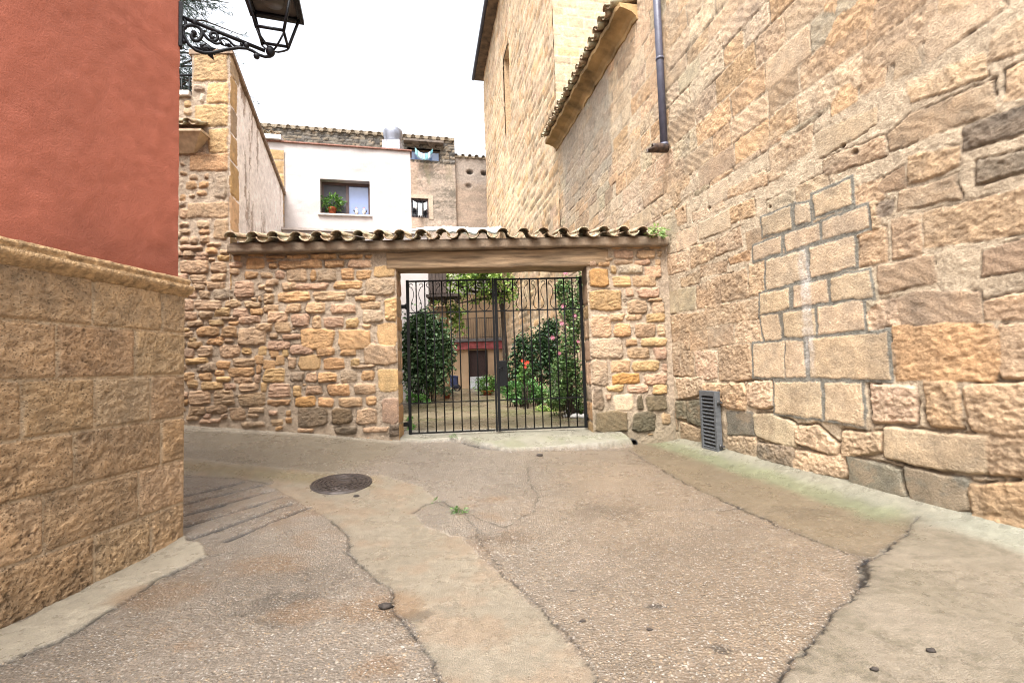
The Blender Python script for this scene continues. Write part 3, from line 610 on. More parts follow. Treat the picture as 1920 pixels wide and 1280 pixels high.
def tile_lichen(mt, lich=(150, 146, 122), thr=.52):
    t = mt.node_tree; n = t.nodes; l = t.links; p = n['Principled BSDF']; src = p.inputs['Base Color'].links[0].from_socket
    ge = n.new('ShaderNodeNewGeometry'); no = n.new('ShaderNodeTexNoise'); no.inputs['Scale'].default_value = 5; no.inputs['Detail'].default_value = 9; no.inputs['Roughness'].default_value = .7
    l.new(ge.outputs['Position'], no.inputs['Vector']); r = n.new('ShaderNodeMapRange'); r.inputs['From Min'].default_value = thr; r.inputs['From Max'].default_value = thr+.08
    l.new(no.outputs['Fac'], r.inputs['Value']); mx = n.new('ShaderNodeMix'); mx.data_type = 'RGBA'; l.new(r.outputs[0], mx.inputs['Factor']); l.new(src, mx.inputs['A']); mx.inputs['B'].default_value = (*lin(np.array(lich)), 1)
    l.new(mx.outputs['Result'], p.inputs['Base Color'])
tile_lichen(M_tile, (164, 158, 132), .49)
tb = MB(); ta0, ta1 = FW.pix(448, 450)[0], FW.pix(1232, 440)[0]
tile_row(tb, FW, ta0, ta1, LZ+.47, .27, .335, .78, math.radians(13))
tb.build('roof_tiles', M_tile, gw)
bed = MB(); bed.hexa([FW.w(ta0-.05, LZ+.44, .13), FW.w(2.72, LZ+.44, .13), FW.w(2.72, LZ+.44, -BK), FW.w(ta0-.05, LZ+.44, -BK)],
                     [FW.w(ta0-.05, LZ+.475, .10), FW.w(2.72, LZ+.475, .10), FW.w(2.72, LZ+.60, -BK), FW.w(ta0-.05, LZ+.60, -BK)])
bed.build('tile_bed', M_cem, gw)
sp = FW.pix(1183, 828); dp = MB(); c0 = Vector(FW.w(sp[0], sp[1], .03)); n3 = Vector((FW.n[0], FW.n[1], 0))
V = []; 
for r, h in ((.055, -.02), (.068, -.02), (.068, .12), (.055, .12), (.055, -.1)): V.append((r, h))
for (r0, h0), (r1, h1) in zip(V[1:-1], V[2:]):
    s3 = Vector((FW.d[0], FW.d[1], 0)); ring = lambda r, h: [c0+n3*h+s3*(r*math.cos(k*math.pi/10))+Vector((0, 0, r*math.sin(k*math.pi/10))) for k in range(20)]
    dp.add(ring(r0, h0)+ring(r1, h1), [(k, (k+1) % 20, 20+(k+1) % 20, 20+k) for k in range(20)], True)
dp.build('drain_pipe', plain('dark_pvc', lin(np.array((60, 58, 55))), .5), gw)
dk = MB(); dk.add([c0-n3*.015+s3*(.056*math.cos(k*math.pi/10))+Vector((0, 0, .056*math.sin(k*math.pi/10))) for k in range(20)], [tuple(range(20))])
dk.build('drain_opening', plain('drain_dark', (.006, .006, .006), .9, bump=0), gw)
# ================================================================== church
ch = thing('church', 'tall honey sandstone church wall towering along the street', 'church', (RW.B[0]+1, RW.B[1], 0))
CP = {'t': (205, 172, 132), 'b': (196, 158, 116), 'o': (204, 156, 102), 'p': (206, 170, 138), 'g': (186, 174, 142), 'd': (156, 128, 98), 'k': (150, 132, 110), 'm': (128, 122, 96), 'w': (214, 190, 156), 'O': (200, 146, 86), 'n': (204, 178, 142), 'G': (150, 142, 122), 's': (188, 150, 110)}
CP = {k: soft(v, (218, 186, 148), {'m': .12, 'G': .12, 'k': .25}.get(k, .45))*(.92 if k in 'mGk' else 1.16) for k, v in CP.items()}
CM = lin(np.array((218, 194, 160)))*.90
aY = lambda y: float((RW.B[1]-y)/-RW.d[1]*-1) if False else float((y-RW.B[1])/RW.d[1])
AE = aY(13.8)                                             # far end of the aisle (negative), tall nave beyond
A_ = arange((AE, .03), (-1.2, .016), (.3, .011), (5.0, .03), 6.6); Z_ = arange((-.4, .05), (-.1, .0115), (3.6, .017), (6, .028), 10.6)
rf = Field(RW, A_, Z_, CM, mort_amp=.007, seed=41, warp=.014, wscale=8); rf.sat = .86
def qs(sl, s, ox, oy, sc):
    out = []
    for ln in s.strip().split('\n'):
        c, *r = ln.split(); v = [float(q) for q in r]; P = [RW.pix(ox+v[i]/sc, oy+v[i+1]/sc) for i in range(0, len(v), 2)]; out.append((c, np.array(P)))
    sl += out
T = []; NEW = []
qs(NEW, """n 195 435 415 345 425 515 205 575
w 445 330 555 320 565 455 450 495
n 580 265 860 140 880 335 600 420
n 132 648 345 568 345 690 135 755
n 370 560 630 470 640 600 380 685
n 655 460 985 345 1000 510 655 600
n 225 755 520 672 545 890 230 980
n 555 660 890 565 910 800 565 885
n 180 1005 400 958 410 1110 180 1165
n 430 950 690 892 700 1065 435 1105
n 715 885 1010 825 1030 1035 722 1062""", 1380, 300, 4)
qs(NEW, """n 740 135 885 112 905 300 780 315
n 912 105 1150 75 1170 275 920 295
n 690 335 925 318 930 590 695 590
n 932 318 1070 310 1090 590 934 590
n 850 620 1195 625 1215 905 855 860""", 1240, 560, 4)
qs(NEW, """n 1533 576 1617 563 1622 618 1536 628
n 1516 635 1664 622 1672 712 1521 708
n 1546 717 1617 718 1622 800 1549 787""", 0, 0, 1)
qs(T, """g 120 530 205 510 208 630 120 650 s
n 190 620 345 580 345 700 195 760
n 365 560 595 450 600 580 370 680
o 600 440 770 370 785 490 605 560
p 310 480 540 390 555 440 315 545
b 575 300 860 150 870 260 580 370
s 300 730 480 690 485 800 305 890
s 490 680 670 590 690 720 495 800
O 585 810 745 750 745 830 590 860
b 370 880 575 830 560 920 370 960
t 100 800 290 760 290 900 105 950
s 525 950 710 900 740 1110 530 1130
b 342 1030 515 950 525 1150 350 1190
g 205 1050 330 1030 335 1190 210 1210
g 120 1080 195 1060 200 1220 125 1230
b 740 870 850 850 860 1070 750 1090
t 225 970 365 910 365 1000 225 1040
t 870 180 1000 110 1000 190 890 240
p 100 110 240 60 250 160 110 240
b 100 300 250 180 360 230 180 440""".replace(' s\n', '\n'), 1220, 280, 4)
qs(T, """s 330 50 725 10 730 150 340 205
b 65 130 325 100 335 225 75 260
b 210 245 345 235 350 380 215 395
d 352 225 535 195 545 340 355 370
p 560 190 770 160 775 310 560 330
b 80 270 205 260 205 380 85 385
b 80 400 135 395 140 575 85 575
t 145 390 245 405 248 575 150 575
p 255 400 415 390 420 590 350 605 260 570
b 430 370 660 340 690 590 600 620 440 610
t 110 590 320 580 330 700 250 740 140 755
o 300 640 610 630 640 690 640 830 490 820 330 700
p 650 630 830 615 845 800 760 830 655 790
m 110 770 190 770 190 910 120 900
m 200 770 340 760 345 960 205 930
s 150 920 300 970 290 1100 155 1075
G 300 980 360 980 370 1140 300 1110
G 490 840 690 850 705 1020 500 1015
g 695 860 830 870 1000 940 1000 1110 830 1080 710 1020
t 505 1030 710 1035 720 1210 510 1180
k 725 1080 995 1115 1000 1280 730 1220
t 1005 950 1180 960 1330 1090 1320 1170 1010 1080
t 1010 1130 1380 1190 1390 1340 1000 1300""", 1240, 560, 4)
qs(T, """t 0 660 195 670 205 770 0 790
G 25 790 290 850 320 990 270 990 40 930
G 310 840 630 900 635 1060 500 1100 340 1030
n 215 640 720 690 720 880 590 870 310 820 215 800
b 725 690 1150 690 1150 930 725 880
o 640 920 1200 920 1200 1290 900 1215 650 1110
p 135 430 360 430 370 620 150 620
o 415 420 560 415 600 500 600 650 425 630
b 610 450 690 425 1250 425 1250 730 907 695 640 670
O 255 140 740 120 780 190 780 370 740 415 275 405
b 785 140 1200 105 1200 400 800 390
p 120 20 275 0 280 130 120 150""", 1580, 560, 2.667)
qs(T, """d 1685 555 1730 545 1832 552 1838 600 1688 608
b 1846 567 2000 530 2000 596 1848 600""", 0, 0, 1)
qs(T, """d 345 890 750 800 770 990 350 1080
d 1130 780 1900 520 1900 800 1130 960
s 680 470 1420 300 1440 620 695 740
d 500 330 930 200 950 360 500 450
b 205 640 395 590 400 840 215 880
s 450 520 660 480 665 790 455 820
d 230 330 540 120 560 290 330 340
b 580 60 950 -20 930 130 570 260
k 1090 100 1700 -60 1700 100 1100 260
k 310 390 450 380 450 480 320 520
s 1430 300 2000 120 2000 420 1450 610""", 1560, 280, 4)
qs(T, """n 690 160 1220 -100 1280 80 720 470
n 460 330 620 270 660 500 470 590
b 190 510 400 400 380 640 220 720
o 0 610 180 560 190 760 0 860
n -120 1010 330 810 340 930 180 1030 -100 1180
d 570 880 1210 600 1200 840 430 1130 420 1020
t 560 630 1140 400 1170 560 600 770
k 1000 960 1700 690 1700 900 990 1140
b -60 1190 390 1020 400 1160 -50 1310
t 1310 540 1700 350 1700 640 1310 740
t 1200 250 1700 -30 1700 290 1180 450
o -60 30 330 -120 330 180 -40 430""", 1560, 0, 4)
STY = {'n': 's', 'w': 's', 'd': 't', 'k': 'r', 'O': 'r', 'g': 's', 'm': 'r', 'G': 's', 'o': 'r', 'b': 'r', 's': 'r', 'p': 'r', 't': 'r'}
shr = lambda P, f: P.mean(0)+(P-P.mean(0))*f
for c, P in T:
    lowp = P[:, 1].mean() < 1.15
    P = P.mean(0)+(P-P.mean(0))*np.minimum(1.12, 1+.03/np.maximum(np.ptp(P, axis=0), .05))
    jt = P+np.array([[random.uniform(-.012, .012), random.uniform(-.012, .012)] for _ in P])
    rf.stone(jt, CP[c], relief=random.uniform(.014, .034) if lowp else random.uniform(-.002, .010), edge=.022 if lowp else .014, style=STY[c], amp=(.012 if STY[c] == 'r' else .006)*(1.05 if lowp else .85),
             k=.025 if lowp else .012, dome=.2 if lowp else .05, tilt=.4)
NJ = lin(np.array((152, 147, 132)))*.8
PA = [CP[q] for q in 'tttbbopnswwdgo']; random.seed(5)
def rowfill(a0, a1, z0, z1, **kw): courses(rf, a0, a1, z0, z1, pal=PA, **kw)
rowfill(-1.4, 4.2, .2, 4.0, hs=(.24, .38), ws=(.3, .8), styles='rrrtst', skip=.18, relief=.005, amp=.008, jz=.012, edge=.009)
rowfill(4.0, 6.6, -.3, 4.0, hs=(.3, .42), ws=(.5, 1.1), styles='rrrt', skip=.2, relief=.012, amp=.01, edge=.014)
rowfill(-1.4, 6.6, 4.0, 10.6, hs=(.24, .4), ws=(.35, .9), styles='rrrtst', skip=2, relief=.005, amp=.008, jz=.012, edge=.009)
rowfill(AE-.2, -1.38, -.2, 8.4, hs=(.22, .36), ws=(.3, .7), styles='rrrs', skip=.3, relief=.006, jz=.012, amp=.008, edge=.009)
sm_ = sst(.1, .75, fbm(rf.X*1.7, rf.Y*2.6, 46, 5, .62))*sst(1.0, 1.7, rf.Y)*.42; rf.C = rf.C*(1-sm_[..., None])+CM*(1+.10*rf.n1+.12*rf.n2)[..., None]*sm_[..., None]; rf.H = rf.H*(1-.6*sm_)+.004*sm_
rf.crevice(.014, .42, .02, .006); rf.crevice(.010, .25, .3, .011, 1.3)
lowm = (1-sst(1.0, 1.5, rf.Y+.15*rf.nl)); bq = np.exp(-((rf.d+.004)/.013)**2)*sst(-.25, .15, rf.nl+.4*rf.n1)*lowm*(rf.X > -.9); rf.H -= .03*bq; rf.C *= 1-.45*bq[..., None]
for c, P in NEW: rf.joint(P, NJ, random.uniform(.026, .036), .006)
for c, P in NEW: rf.stone(P, CP[c]*1.06, relief=.013, edge=.010, style='s', amp=.009, k=.010, dome=.05, vary=.05, tilt=.1)
# lime stain down the repair, greyed strip by the corner, moss at the foot
xs, zs = RW.pix(1507, 480); d_ = np.abs(rf.X-xs+.02*rf.n1)/(.075+.03*rf.nl); st_ = (1-sst(.5, 1.1, d_))*sst(1.0, 1.6, rf.Y)*(1-sst(2.35, 2.75, rf.Y))*np.clip(.75+.6*rf.n1, 0, 1); rf.C = rf.C*(1-.75*st_[..., None])+lin(np.array((226, 216, 206)))*.75*st_[..., None]
a0, _ = RW.pix(1148, 300); a1, _ = RW.pix(1055, 300); m_ = sst(a1-.2, a1+.2, rf.X+.2*rf.nl)*(1-sst(a0-.1, a0+.1, rf.X))*sst(4.5, 6.5, rf.Y+.8*rf.nl); rf.C = rf.C*(1-.55*m_[..., None])+lin(np.array((172, 162, 146)))*.8*.55*m_[..., None]
m_ = (1-sst(.15, .75, rf.Y+.2*rf.nl+.12*rf.X*(rf.X > 0)))*.4; rf.C = rf.C*(1-m_[..., None])+lin(np.array((124, 118, 92)))*m_[..., None]
bl = sst(.45, .9, rf.nl+.35*rf.n1)*.3; rf.C = rf.C*(1-bl[..., None])+lin(np.array((120, 104, 84)))*bl[..., None]
tp_ = sst(.0, .5, fbm(rf.X*4.2, rf.Y*5, 48, 5, .62))*(1-sst(.9, 1.2, rf.Y))*.5; rf.C = rf.C*(1-tp_[..., None])+lin(np.array((186, 158, 122)))*.85*tp_[..., None]
ft = (1-sst(.0, .09, rf.Y-.02*rf.n1))[..., None]; rf.C = rf.C*(1-.5*ft)+lin(np.array((190, 180, 156)))*.5*ft
for px, py, rr in ((1605, 285, .03), (1580, 275, .025), (1355, 745, .02), (1445, 388, .02), (1280, 393, .035), (1330, 390, .03)):
    a, z = RW.pix(px, py); m_ = 1-sst(.5, 1.1, np.hypot((rf.X-a)*.8, rf.Y-z)/rr+.3*rf.n2); rf.H -= .03*m_; rf.C *= (1-.6*m_[..., None])
ztop = 8.05
kp = cell_keep(A_, Z_, lambda a, z: (z < ztop+.15) | (a > -.62))
link('ashlar_wall', rf.mesh('ashlar_wall', kp), M_ashlar, ch)
# nave flank and its end face
A2 = arange((aY(29.0), .045), AE+.02); Z2_ = arange((-.2, .08), 20.4)
nf = Field(RW, A2, Z2_, CM, seed=51, warp=.02, wscale=5); random.seed(9)
nf.sat = .92
courses(nf, aY(29.3), AE+.3, -.2, 20.5, hs=(.26, .4), ws=(.35, .8), pal=[CP[q] for q in 'ttwnpbow'], skip=2, relief=.02, gap=.035, styles='rrs', jz=.02, amp=.014)
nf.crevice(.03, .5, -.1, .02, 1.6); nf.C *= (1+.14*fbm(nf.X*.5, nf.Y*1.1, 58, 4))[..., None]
wa0, wz1 = RW.pix(943, 112); wa1, wz0 = RW.pix(958.5, 228)
kp = cell_keep(A2, Z2_, lambda a, z: ~((a > wa0) & (a < wa1) & (z > wz0) & (z < wz1)))
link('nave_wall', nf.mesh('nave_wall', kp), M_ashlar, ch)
wn_ = MB()
wn_.hexa([RW.w(wa0-.1, wz0-.1, -.5), RW.w(wa1+.1, wz0-.1, -.5), RW.w(wa1+.1, wz0-.1, -.56), RW.w(wa0-.1, wz0-.1, -.56)], [RW.w(wa0-.1, wz1+.1, -.5), RW.w(wa1+.1, wz1+.1, -.5), RW.w(wa1+.1, wz1+.1, -.56), RW.w(wa0-.1, wz1+.1, -.56)])
o = wn_.build('window', plain('dark_opening', lin(np.array((150, 122, 90))), .8), ch)
wr = MB()
for (b0, b1, y0, y1) in ((wa0-.3, wa0, wz0-.3, wz1+.3), (wa1, wa1+.3, wz0-.3, wz1+.3), (wa0, wa1, wz0-.3, wz0), (wa0, wa1, wz1, wz1+.3)):
    wr.hexa([RW.w(b0, y0, -.05), RW.w(b1, y0, -.05), RW.w(b1, y0, -.5), RW.w(b0, y0, -.5)], [RW.w(b0, y1, -.05), RW.w(b1, y1, -.05), RW.w(b1, y1, -.5), RW.w(b0, y1, -.5)])
wr.build('window_reveal', plain('reveal_stone', CP['t'], .8), o)
pE = RW.w(AE, 0); NE = Wall((pE[0], pE[1]), -RW.n)
if NE.n[1] > 0: NE = Wall((pE[0], pE[1]), -RW.n, flip=True)
A3 = arange((0, .03), 4.5); Z3 = arange((7.5, .035), 16.5); ne = Field(NE, A3, Z3, CM, seed=55, warp=.012); random.seed(3)
courses(ne, -.2, 4.6, 7.5, 16.5, hs=(.26, .36), ws=(.4, .8), pal=[CP[q] for q in 'twntgow'], skip=2, gap=.045, relief=.008, styles='ss', jz=.012)
link('nave_end_wall', ne.mesh('nave_end_wall'), M_ashlar, ch)
# solid body behind the faces
bd = MB()
def rbox(mb, a0, a1, z0, z1, h0, h1, wl=RW): mb.hexa([wl.w(a0, z0, h0), wl.w(a1, z0, h0), wl.w(a1, z0, h1), wl.w(a0, z0, h1)], [wl.w(a0, z1, h0), wl.w(a1, z1, h0), wl.w(a1, z1, h1), wl.w(a0, z1, h1)])
rbox(bd, AE, 6.6, -.4, ztop+.1, -.09, -7); rbox(bd, -.62, 6.6, ztop+.11, 10.6, -.09, -7)
rbox(bd, aY(29.0), wa0-.3, -.4, 20.4, -.09, -8); rbox(bd, wa1+.3, AE-.09, -.4, 20.4, -.09, -8); rbox(bd, wa0-.3, wa1+.3, -.4, wz0-.3, -.09, -8); rbox(bd, wa0-.3, wa1+.3, wz1+.3, 20.4, -.09, -8); rbox(bd, wa0-.3, wa1+.3, wz0-.3, wz1+.3, -.6, -8)
bd.build('wall_body', plain('church_core', CP['b'], .85), ch)
# nave eave with gutter
ev = MB(); rbox(ev, aY(29.4), AE+.3, 20.4, 20.62, .55, -8.2); ev.build('eave', plain('eave_wood', lin(np.array((104, 84, 64))), .8, var=.35, scale=3), ch)
gt = MB(); gt.tube([RW.w(aY(29.5), 20.55, .62), RW.w(AE+.4, 20.55, .62)], .11, 10); gt.tube([RW.w(aY(29.38), 20.58, -.2), RW.w(aY(29.38), 20.58, .6)], .07, 8)
M_gut = plain('lead_gutter', lin(np.array((66, 66, 78))), .5, metal=.3, var=.1); gt.build('gutter', M_gut, ch)
# aisle eave: stone cornice with a cavetto and a row of tiles
ca0, ca1 = AE-.08, -.63; cz = ztop
cor = MB(); prof = [(-.05, -.02), (.03, -.02), (.05, .05), (.13, .12), (.27, .17), (.37, .19), (.38, .27), (-.05, .27)]
na = 60; V = []
for i in range(na+1):
    a = ca0+(ca1-ca0)*i/na; sag = .02*math.sin(i*.9)+.012*math.sin(i*2.3)
    for h, z in prof: V.append(RW.w(a, cz+z+sag*.6, h+sag*.5))
k = len(prof); Fc = [(i*k+j, i*k+(j+1) % k, (i+1)*k+(j+1) % k, (i+1)*k+j) for i in range(na) for j in range(k)]
cor.add(V, Fc, False); cor.f += [tuple(range(k)), tuple(range(na*k, na*k+k))[::-1]]; cor.sm += [False, False]
cor.build('cornice', plain('cornice_stone', lin(np.array((178, 146, 100))), .85, var=.32, scale=2.2, bump=.6, bscale=30), ch)
ct = MB(); tile_row(ct, RW, ca0+.1, ca1-.05, cz+.33, .52, .30, 1.0, math.radians(16), r=.085, jit=.025); ct.build('eave_tiles', M_tile, ch)
rr = MB(); rr.add([RW.w(ca0, cz+.27, .3), RW.w(ca1, cz+.27, .3), RW.w(ca1, cz+1.9, -5), RW.w(ca0, cz+1.9, -5)], [(0, 1, 2, 3)]); rr.build('aisle_roof', M_tile, ch)
# rain pipe with its broken elbow
pa, pz = RW.pix(1256, 286); pa2, pz2 = RW.pix(1241, 4)
pp = MB(); M_pipe = plain('grey_painted_pipe', lin(np.array((92, 92, 108))), .45, var=.12, scale=8, bump=.1)
pp.tube([RW.w(pa, pz+.02, .10), RW.w(pa, pz+2, .10), RW.w(pa, 10.4, .10)], .062, 16)
for z in (pz+1.62, pz+.1): pp.tube([RW.w(pa, z, .10), RW.w(pa, z+.05, .10)], .070, 16)
po = pp.build('downpipe', M_pipe, ch)
el = MB(); E0 = Vector(RW.w(pa, pz+.07, .10)); D_ = (Vector((RW.n[0], RW.n[1], 0))*1.+Vector((RW.d[0], RW.d[1], 0))*.12+Vector((0, 0, -.10))).normalized(); sd_ = D_.cross(Vector((0, 0, 1))).normalized(); up_ = sd_.cross(D_)
L0 = .42; nA = 18
Vv = []; Ff = []
for i in range(8):
    t = i/7
    for j in range(nA):
        an = 2*math.pi*j/nA; ln = L0*(.62+.38*(.5-.5*math.sin(an))+.07*math.sin(an*5+1)+.05*math.sin(an*9))
        Vv.append(E0+D_*(ln*t-.05)+(sd_*math.cos(an)+up_*math.sin(an))*.07)
for i in range(7):
    for j in range(nA): Ff.append((i*nA+j, i*nA+(j+1) % nA, (i+1)*nA+(j+1) % nA, (i+1)*nA+j))
el.add(Vv, Ff, True); eo = el.build('broken_elbow', plain('rusty_pipe', lin(np.array((56, 50, 52))), .6, var=.4, scale=20, c2=lin(np.array((96, 74, 62)))), po)
sm = eo.modifiers.new('thickness', 'SOLIDIFY'); sm.thickness = .008
# ================================================================== louvred panel at the foot of the church wall
va0, vzt = RW.pix(1323, 731); va1, _ = RW.pix(1353, 733); _, vzb = RW.pix(1331, 846)
M_lv = plain('grey_painted_wood', lin(np.array((98, 100, 102))), .55, var=.14, scale=14, bump=.15, stretch=(1, 1, 4))
lo_ = thing('louvre_panel', 'narrow grey louvred shutter panel fixed at the foot of the sandstone wall', 'louvre panel', RW.w((va0+va1)/2, vzb, .05))
vh0, vh1 = .03, .115; fw = .045
va0, va1 = min(va0, va1), max(va0, va1)
f = MB(); rbox(f, va0, va0+fw, vzb, vzt, vh1, vh0); rbox(f, va1-fw, va1, vzb, vzt, vh1, vh0); rbox(f, va0+fw, va1-fw, vzt-fw*1.6, vzt, vh1-.002, vh0); rbox(f, va0+fw, va1-fw, vzb, vzb+fw*1.9, vh1-.002, vh0)
f.build('frame', M_lv, lo_, bevel=.003)
s = MB(); ns = 14; zz0, zz1 = vzb+fw*2, vzt-fw*1.7
for i in range(ns):
    zc = zz0+(zz1-zz0)*(i+.5)/ns; dz = (zz1-zz0)/ns
    s.hexa([RW.w(va0+fw, zc-dz*.5, vh1-.012), RW.w(va1-fw, zc-dz*.5, vh1-.012), RW.w(va1-fw, zc+dz*.1, vh0+.02), RW.w(va0+fw, zc+dz*.1, vh0+.02)],
           [RW.w(va0+fw, zc-dz*.25, vh1-.006), RW.w(va1-fw, zc-dz*.25, vh1-.006), RW.w(va1-fw, zc+dz*.35, vh0+.026), RW.w(va0+fw, zc+dz*.35, vh0+.026)])
s.build('slats', M_lv, lo_)
bk = MB(); rbox(bk, va0+.01, va1-.01, vzb+.01, vzt-.01, vh0+.012, vh0+.002); bk.build('backing', plain('panel_dark', (.02, .02, .022), .8, bump=0), lo_)
for zc in (vzt-.16, vzb+.14):
    h = MB(); h.tube([RW.w(va1+.015, zc-.03, .08), RW.w(va1+.015, zc+.03, .08)], .012, 8); rbox(h, va1, va1+.05, zc-.012, zc+.012, .07, .03); h.build('hinge', plain('hinge_metal', lin(np.array((96, 94, 92))), .5, metal=.6), lo_)
# ================================================================== red house
rh = thing('red_house', 'red rendered house on a base of big porous tan stone blocks', 'house', (-4, 2, 0))
A_ = arange((-.07, .0105), (3.0, .03), 7.0); Z_ = arange((-.35, .03), (-.1, .0105), 2.12)
TM = lin(np.array((176, 146, 112)))*.8; pf = Field(LW, A_, Z_, TM, mort_amp=.002, seed=77, warp=.004)
TV = [lin(np.array(q))*.82 for q in ((188, 156, 120), (196, 164, 128), (182, 150, 116), (194, 158, 118), (186, 158, 126))]
RB = [(483, 538), (598, 624), (712, 703), (825, 783), (941, 864), (1060, 945), (1210, 1022)]
JX = [[172, 302], [105, 251], [38, 175, 280], [137, 300], [80, 258], [176, 281]]
random.seed(21)
for i in range(6):
    def edge(x, q): return RB[q][0]+(RB[q][1]-RB[q][0])*x/343
    xs = [345+6]+JX[i][::-1]; A_l = []
    for x in xs: A_l.append((LW.pix(x, edge(x, i))[0], LW.pix(x, edge(x, i+1))[0]))
    A_l[0] = (-.07, -.07)
    last = A_l[-1][0]
    while last < 7: last += random.uniform(.55, .85); A_l.append((last, last))
    zt = [LW.pix(343, RB[i][1])[1], LW.pix(0, RB[i][0])[1]]; zb = [LW.pix(343, RB[i+1][1])[1], LW.pix(0, RB[i+1][0])[1]]
    zT = sum(zt)/2 if i else 2.11; zB = sum(zb)/2
    for (a0, b0), (a1, b1) in zip(A_l[:-1], A_l[1:]):
        g = .008; P = np.array([(b0+g, zB+g), (b1-g, zB+g), (a1-g, zT-g), (a0+g, zT-g)])
        pf.stone(P, random.choice(TV), relief=.018, edge=.010, style=random.choice('prrr'), amp=.0105, k=.008, dome=.1, vary=.08, tilt=.15)
hole = sst(.42, .62, pf.n2*.8+.3*vn(pf.X*60, pf.Y*70, 99))*(pf.d > .004)*sst(-.5, .4, pf.nl); pf.H -= .014*hole; pf.C *= (1-.42*hole[..., None])
pf.C = np.clip(pf.C*1.42*np.array([1.02, 1., .93]), .01, .9); pf.sat = .92; jn = (pf.d < .001)[..., None]; pf.C = np.where(jn, lin(np.array((222, 194, 158)))*.95, pf.C)
link('stone_base', pf.mesh('stone_base'), M_trav, rh)
# return face at the corner and solid core
hb = MB(); rbox(hb, -.06, 7, -.4, 2.11, -.012, -6, LW); hb.build('base_core', plain('base_core', TV[0], .8, var=.2, scale=20, bump=.8, bscale=50), rh)
M_red = plain('red_lime_render', lin(np.array((184, 102, 82))), .85, var=.07, scale=1.6, bump=.55, bscale=75)
def render_wall(name, wl, a0, a1, z0, z1, h, mat, parent, step=.03, amp=.004, seed=1, colr=None):
    aa = arange((a0, step), a1); zz = arange((z0, step), z1); f_ = Field(wl, aa, zz, colr if colr is not None else (1, 1, 1), seed=seed); f_.H = h+amp*f_.n1+amp*.6*f_.nl; return f_
q = render_wall('wall', LW, -.02, 7, 2.22, 7.2, -.02, M_red, rh, .025, .005, 78)
q.C = 1.18*lin(np.array((190, 108, 84)))*(1+.10*q.nl+.05*q.n1)[..., None]; sk = sst(.1, .8, fbm(q.X*3.2, q.Y*.35, 79, 5, .6)); q.C = q.C*(1-.16*sk[..., None])+lin(np.array((204, 126, 100)))*.16*sk[..., None]; lw0 = (1-sst(2.2, 2.6, q.Y+.2*q.nl))*.25; q.C *= (1-lw0[..., None]); q.sat = .9
link('rendered_wall', q.mesh('rendered_wall'), stone_mat('red_lime_render_face', .85, 85, .6, .10), rh)
hb = MB(); rbox(hb, -.015, 7, 2.22, 7.2, -.035, -6, LW); hb.build('upper_core', M_red, rh)
# moulded string course
zc0 = 2.088; mo = MB(); prof = [(-.1, 0), (.012, 0), (.02, .02), (.055, .045), (.075, .075), (.07, .105), (.035, .115), (.035, .135), (.045, .15), (.03, .175), (-.02, .19), (-.1, .2)]
na = 170; V = []; rg = np.random.default_rng(3)
for i in range(na+1):
    a = -.09+6.9*(i/na)**1.4
    for h, z in prof: V.append(LW.w(a, zc0+z*.92+rg.normal()*.0025, h+rg.normal()*.003))
k = len(prof); mo.add(V, [(i*k+j, i*k+(j+1) % k, (i+1)*k+(j+1) % k, (i+1)*k+j) for i in range(na) for j in range(k)], True); mo.f += [tuple(range(k)), tuple(range(na*k, na*k+k))[::-1]]; mo.sm += [False, False]
mo.build('string_course', plain('string_course_stone', lin(np.array((196, 162, 120))), .8, var=.25, scale=22, bump=.9, bscale=60), rh)
# ================================================================== street lantern on its bracket
lamp = thing('wall_lantern', 'black iron street lantern on a scrolled bracket at the red house corner', 'street lamp', LW.w(.09, 4.25, -.07))
M_iron = plain('black_iron', lin(np.array((20, 20, 26))), .5, metal=0, spec=.25, var=.2, scale=30, bump=.15)
R0 = Vector((*LW.w(-.03, 0, -.02)[:2], 0)); AD = Vector((1.5, 1, 0)).normalized()
def lp(s, z, q=0): return R0+AD*s+Vector((-AD.y, AD.x, 0))*q+Vector((0, 0, z))
def fit(px, py):                       # where a sight line meets the bracket's own plane
    r = ray(px, py); n = Vector((-AD.y, AD.x, 0)); t = (R0-Vector(CAM)).dot(n)/Vector(r).dot(n); p = Vector(CAM)+Vector(r)*t; d = p-R0; return d.dot(AD), p.z
E_ = fit(507, 97); s_end, z_end = E_
b = MB(); top0 = fit(343, 33); topn = fit(497, 96)
b.tube([lp(*top0), lp(*topn)], .017, 8); b.ball(lp(s_end, z_end+.0), .042, 12, 8, (1, 1, 1.25))
for px, py in ((365, 43), (462, 86)): s, z = fit(px, py); b.ball(lp(s, z), .026, 10, 6, (1, 1, 1.3))
lowc = [fit(*q) for q in ((342, 55), (345, 68), (354, 84), (368, 95), (384, 100), (400, 99), (425, 93), (447, 90), (462, 91), (474, 96), (485, 103), (497, 107), (508, 106))]
b.tube([lp(*q) for q in lowc], .014, 8); s, z = fit(481, 106); b.ball(lp(s, z), .028, 10, 6)
b.build('bracket_arm', M_iron, lamp)
def curve(pts, r, name='scroll'):
    m_ = MB(); q = [fit(*p) for p in pts]; fine = []
    for i in range(len(q)-1):           # Catmull-Rom
        p0, p1, p2, p3 = [np.array(q[max(0, min(len(q)-1, i+d))]) for d in (-1, 0, 1, 2)]
        for t in np.linspace(0, 1, 5, endpoint=False): fine.append(.5*((2*p1)+(p2-p0)*t+(2*p0-5*p1+4*p2-p3)*t*t+(3*p1-p0-3*p2+p3)*t**3))
    fine.append(np.array(q[-1])); r *= 1.35; m_.tube([lp(*p) for p in fine], r, 7); s, z = q[-1]; m_.ball(lp(s, z), r*1.6, 8, 6); return m_.build(name, M_iron, lamp)
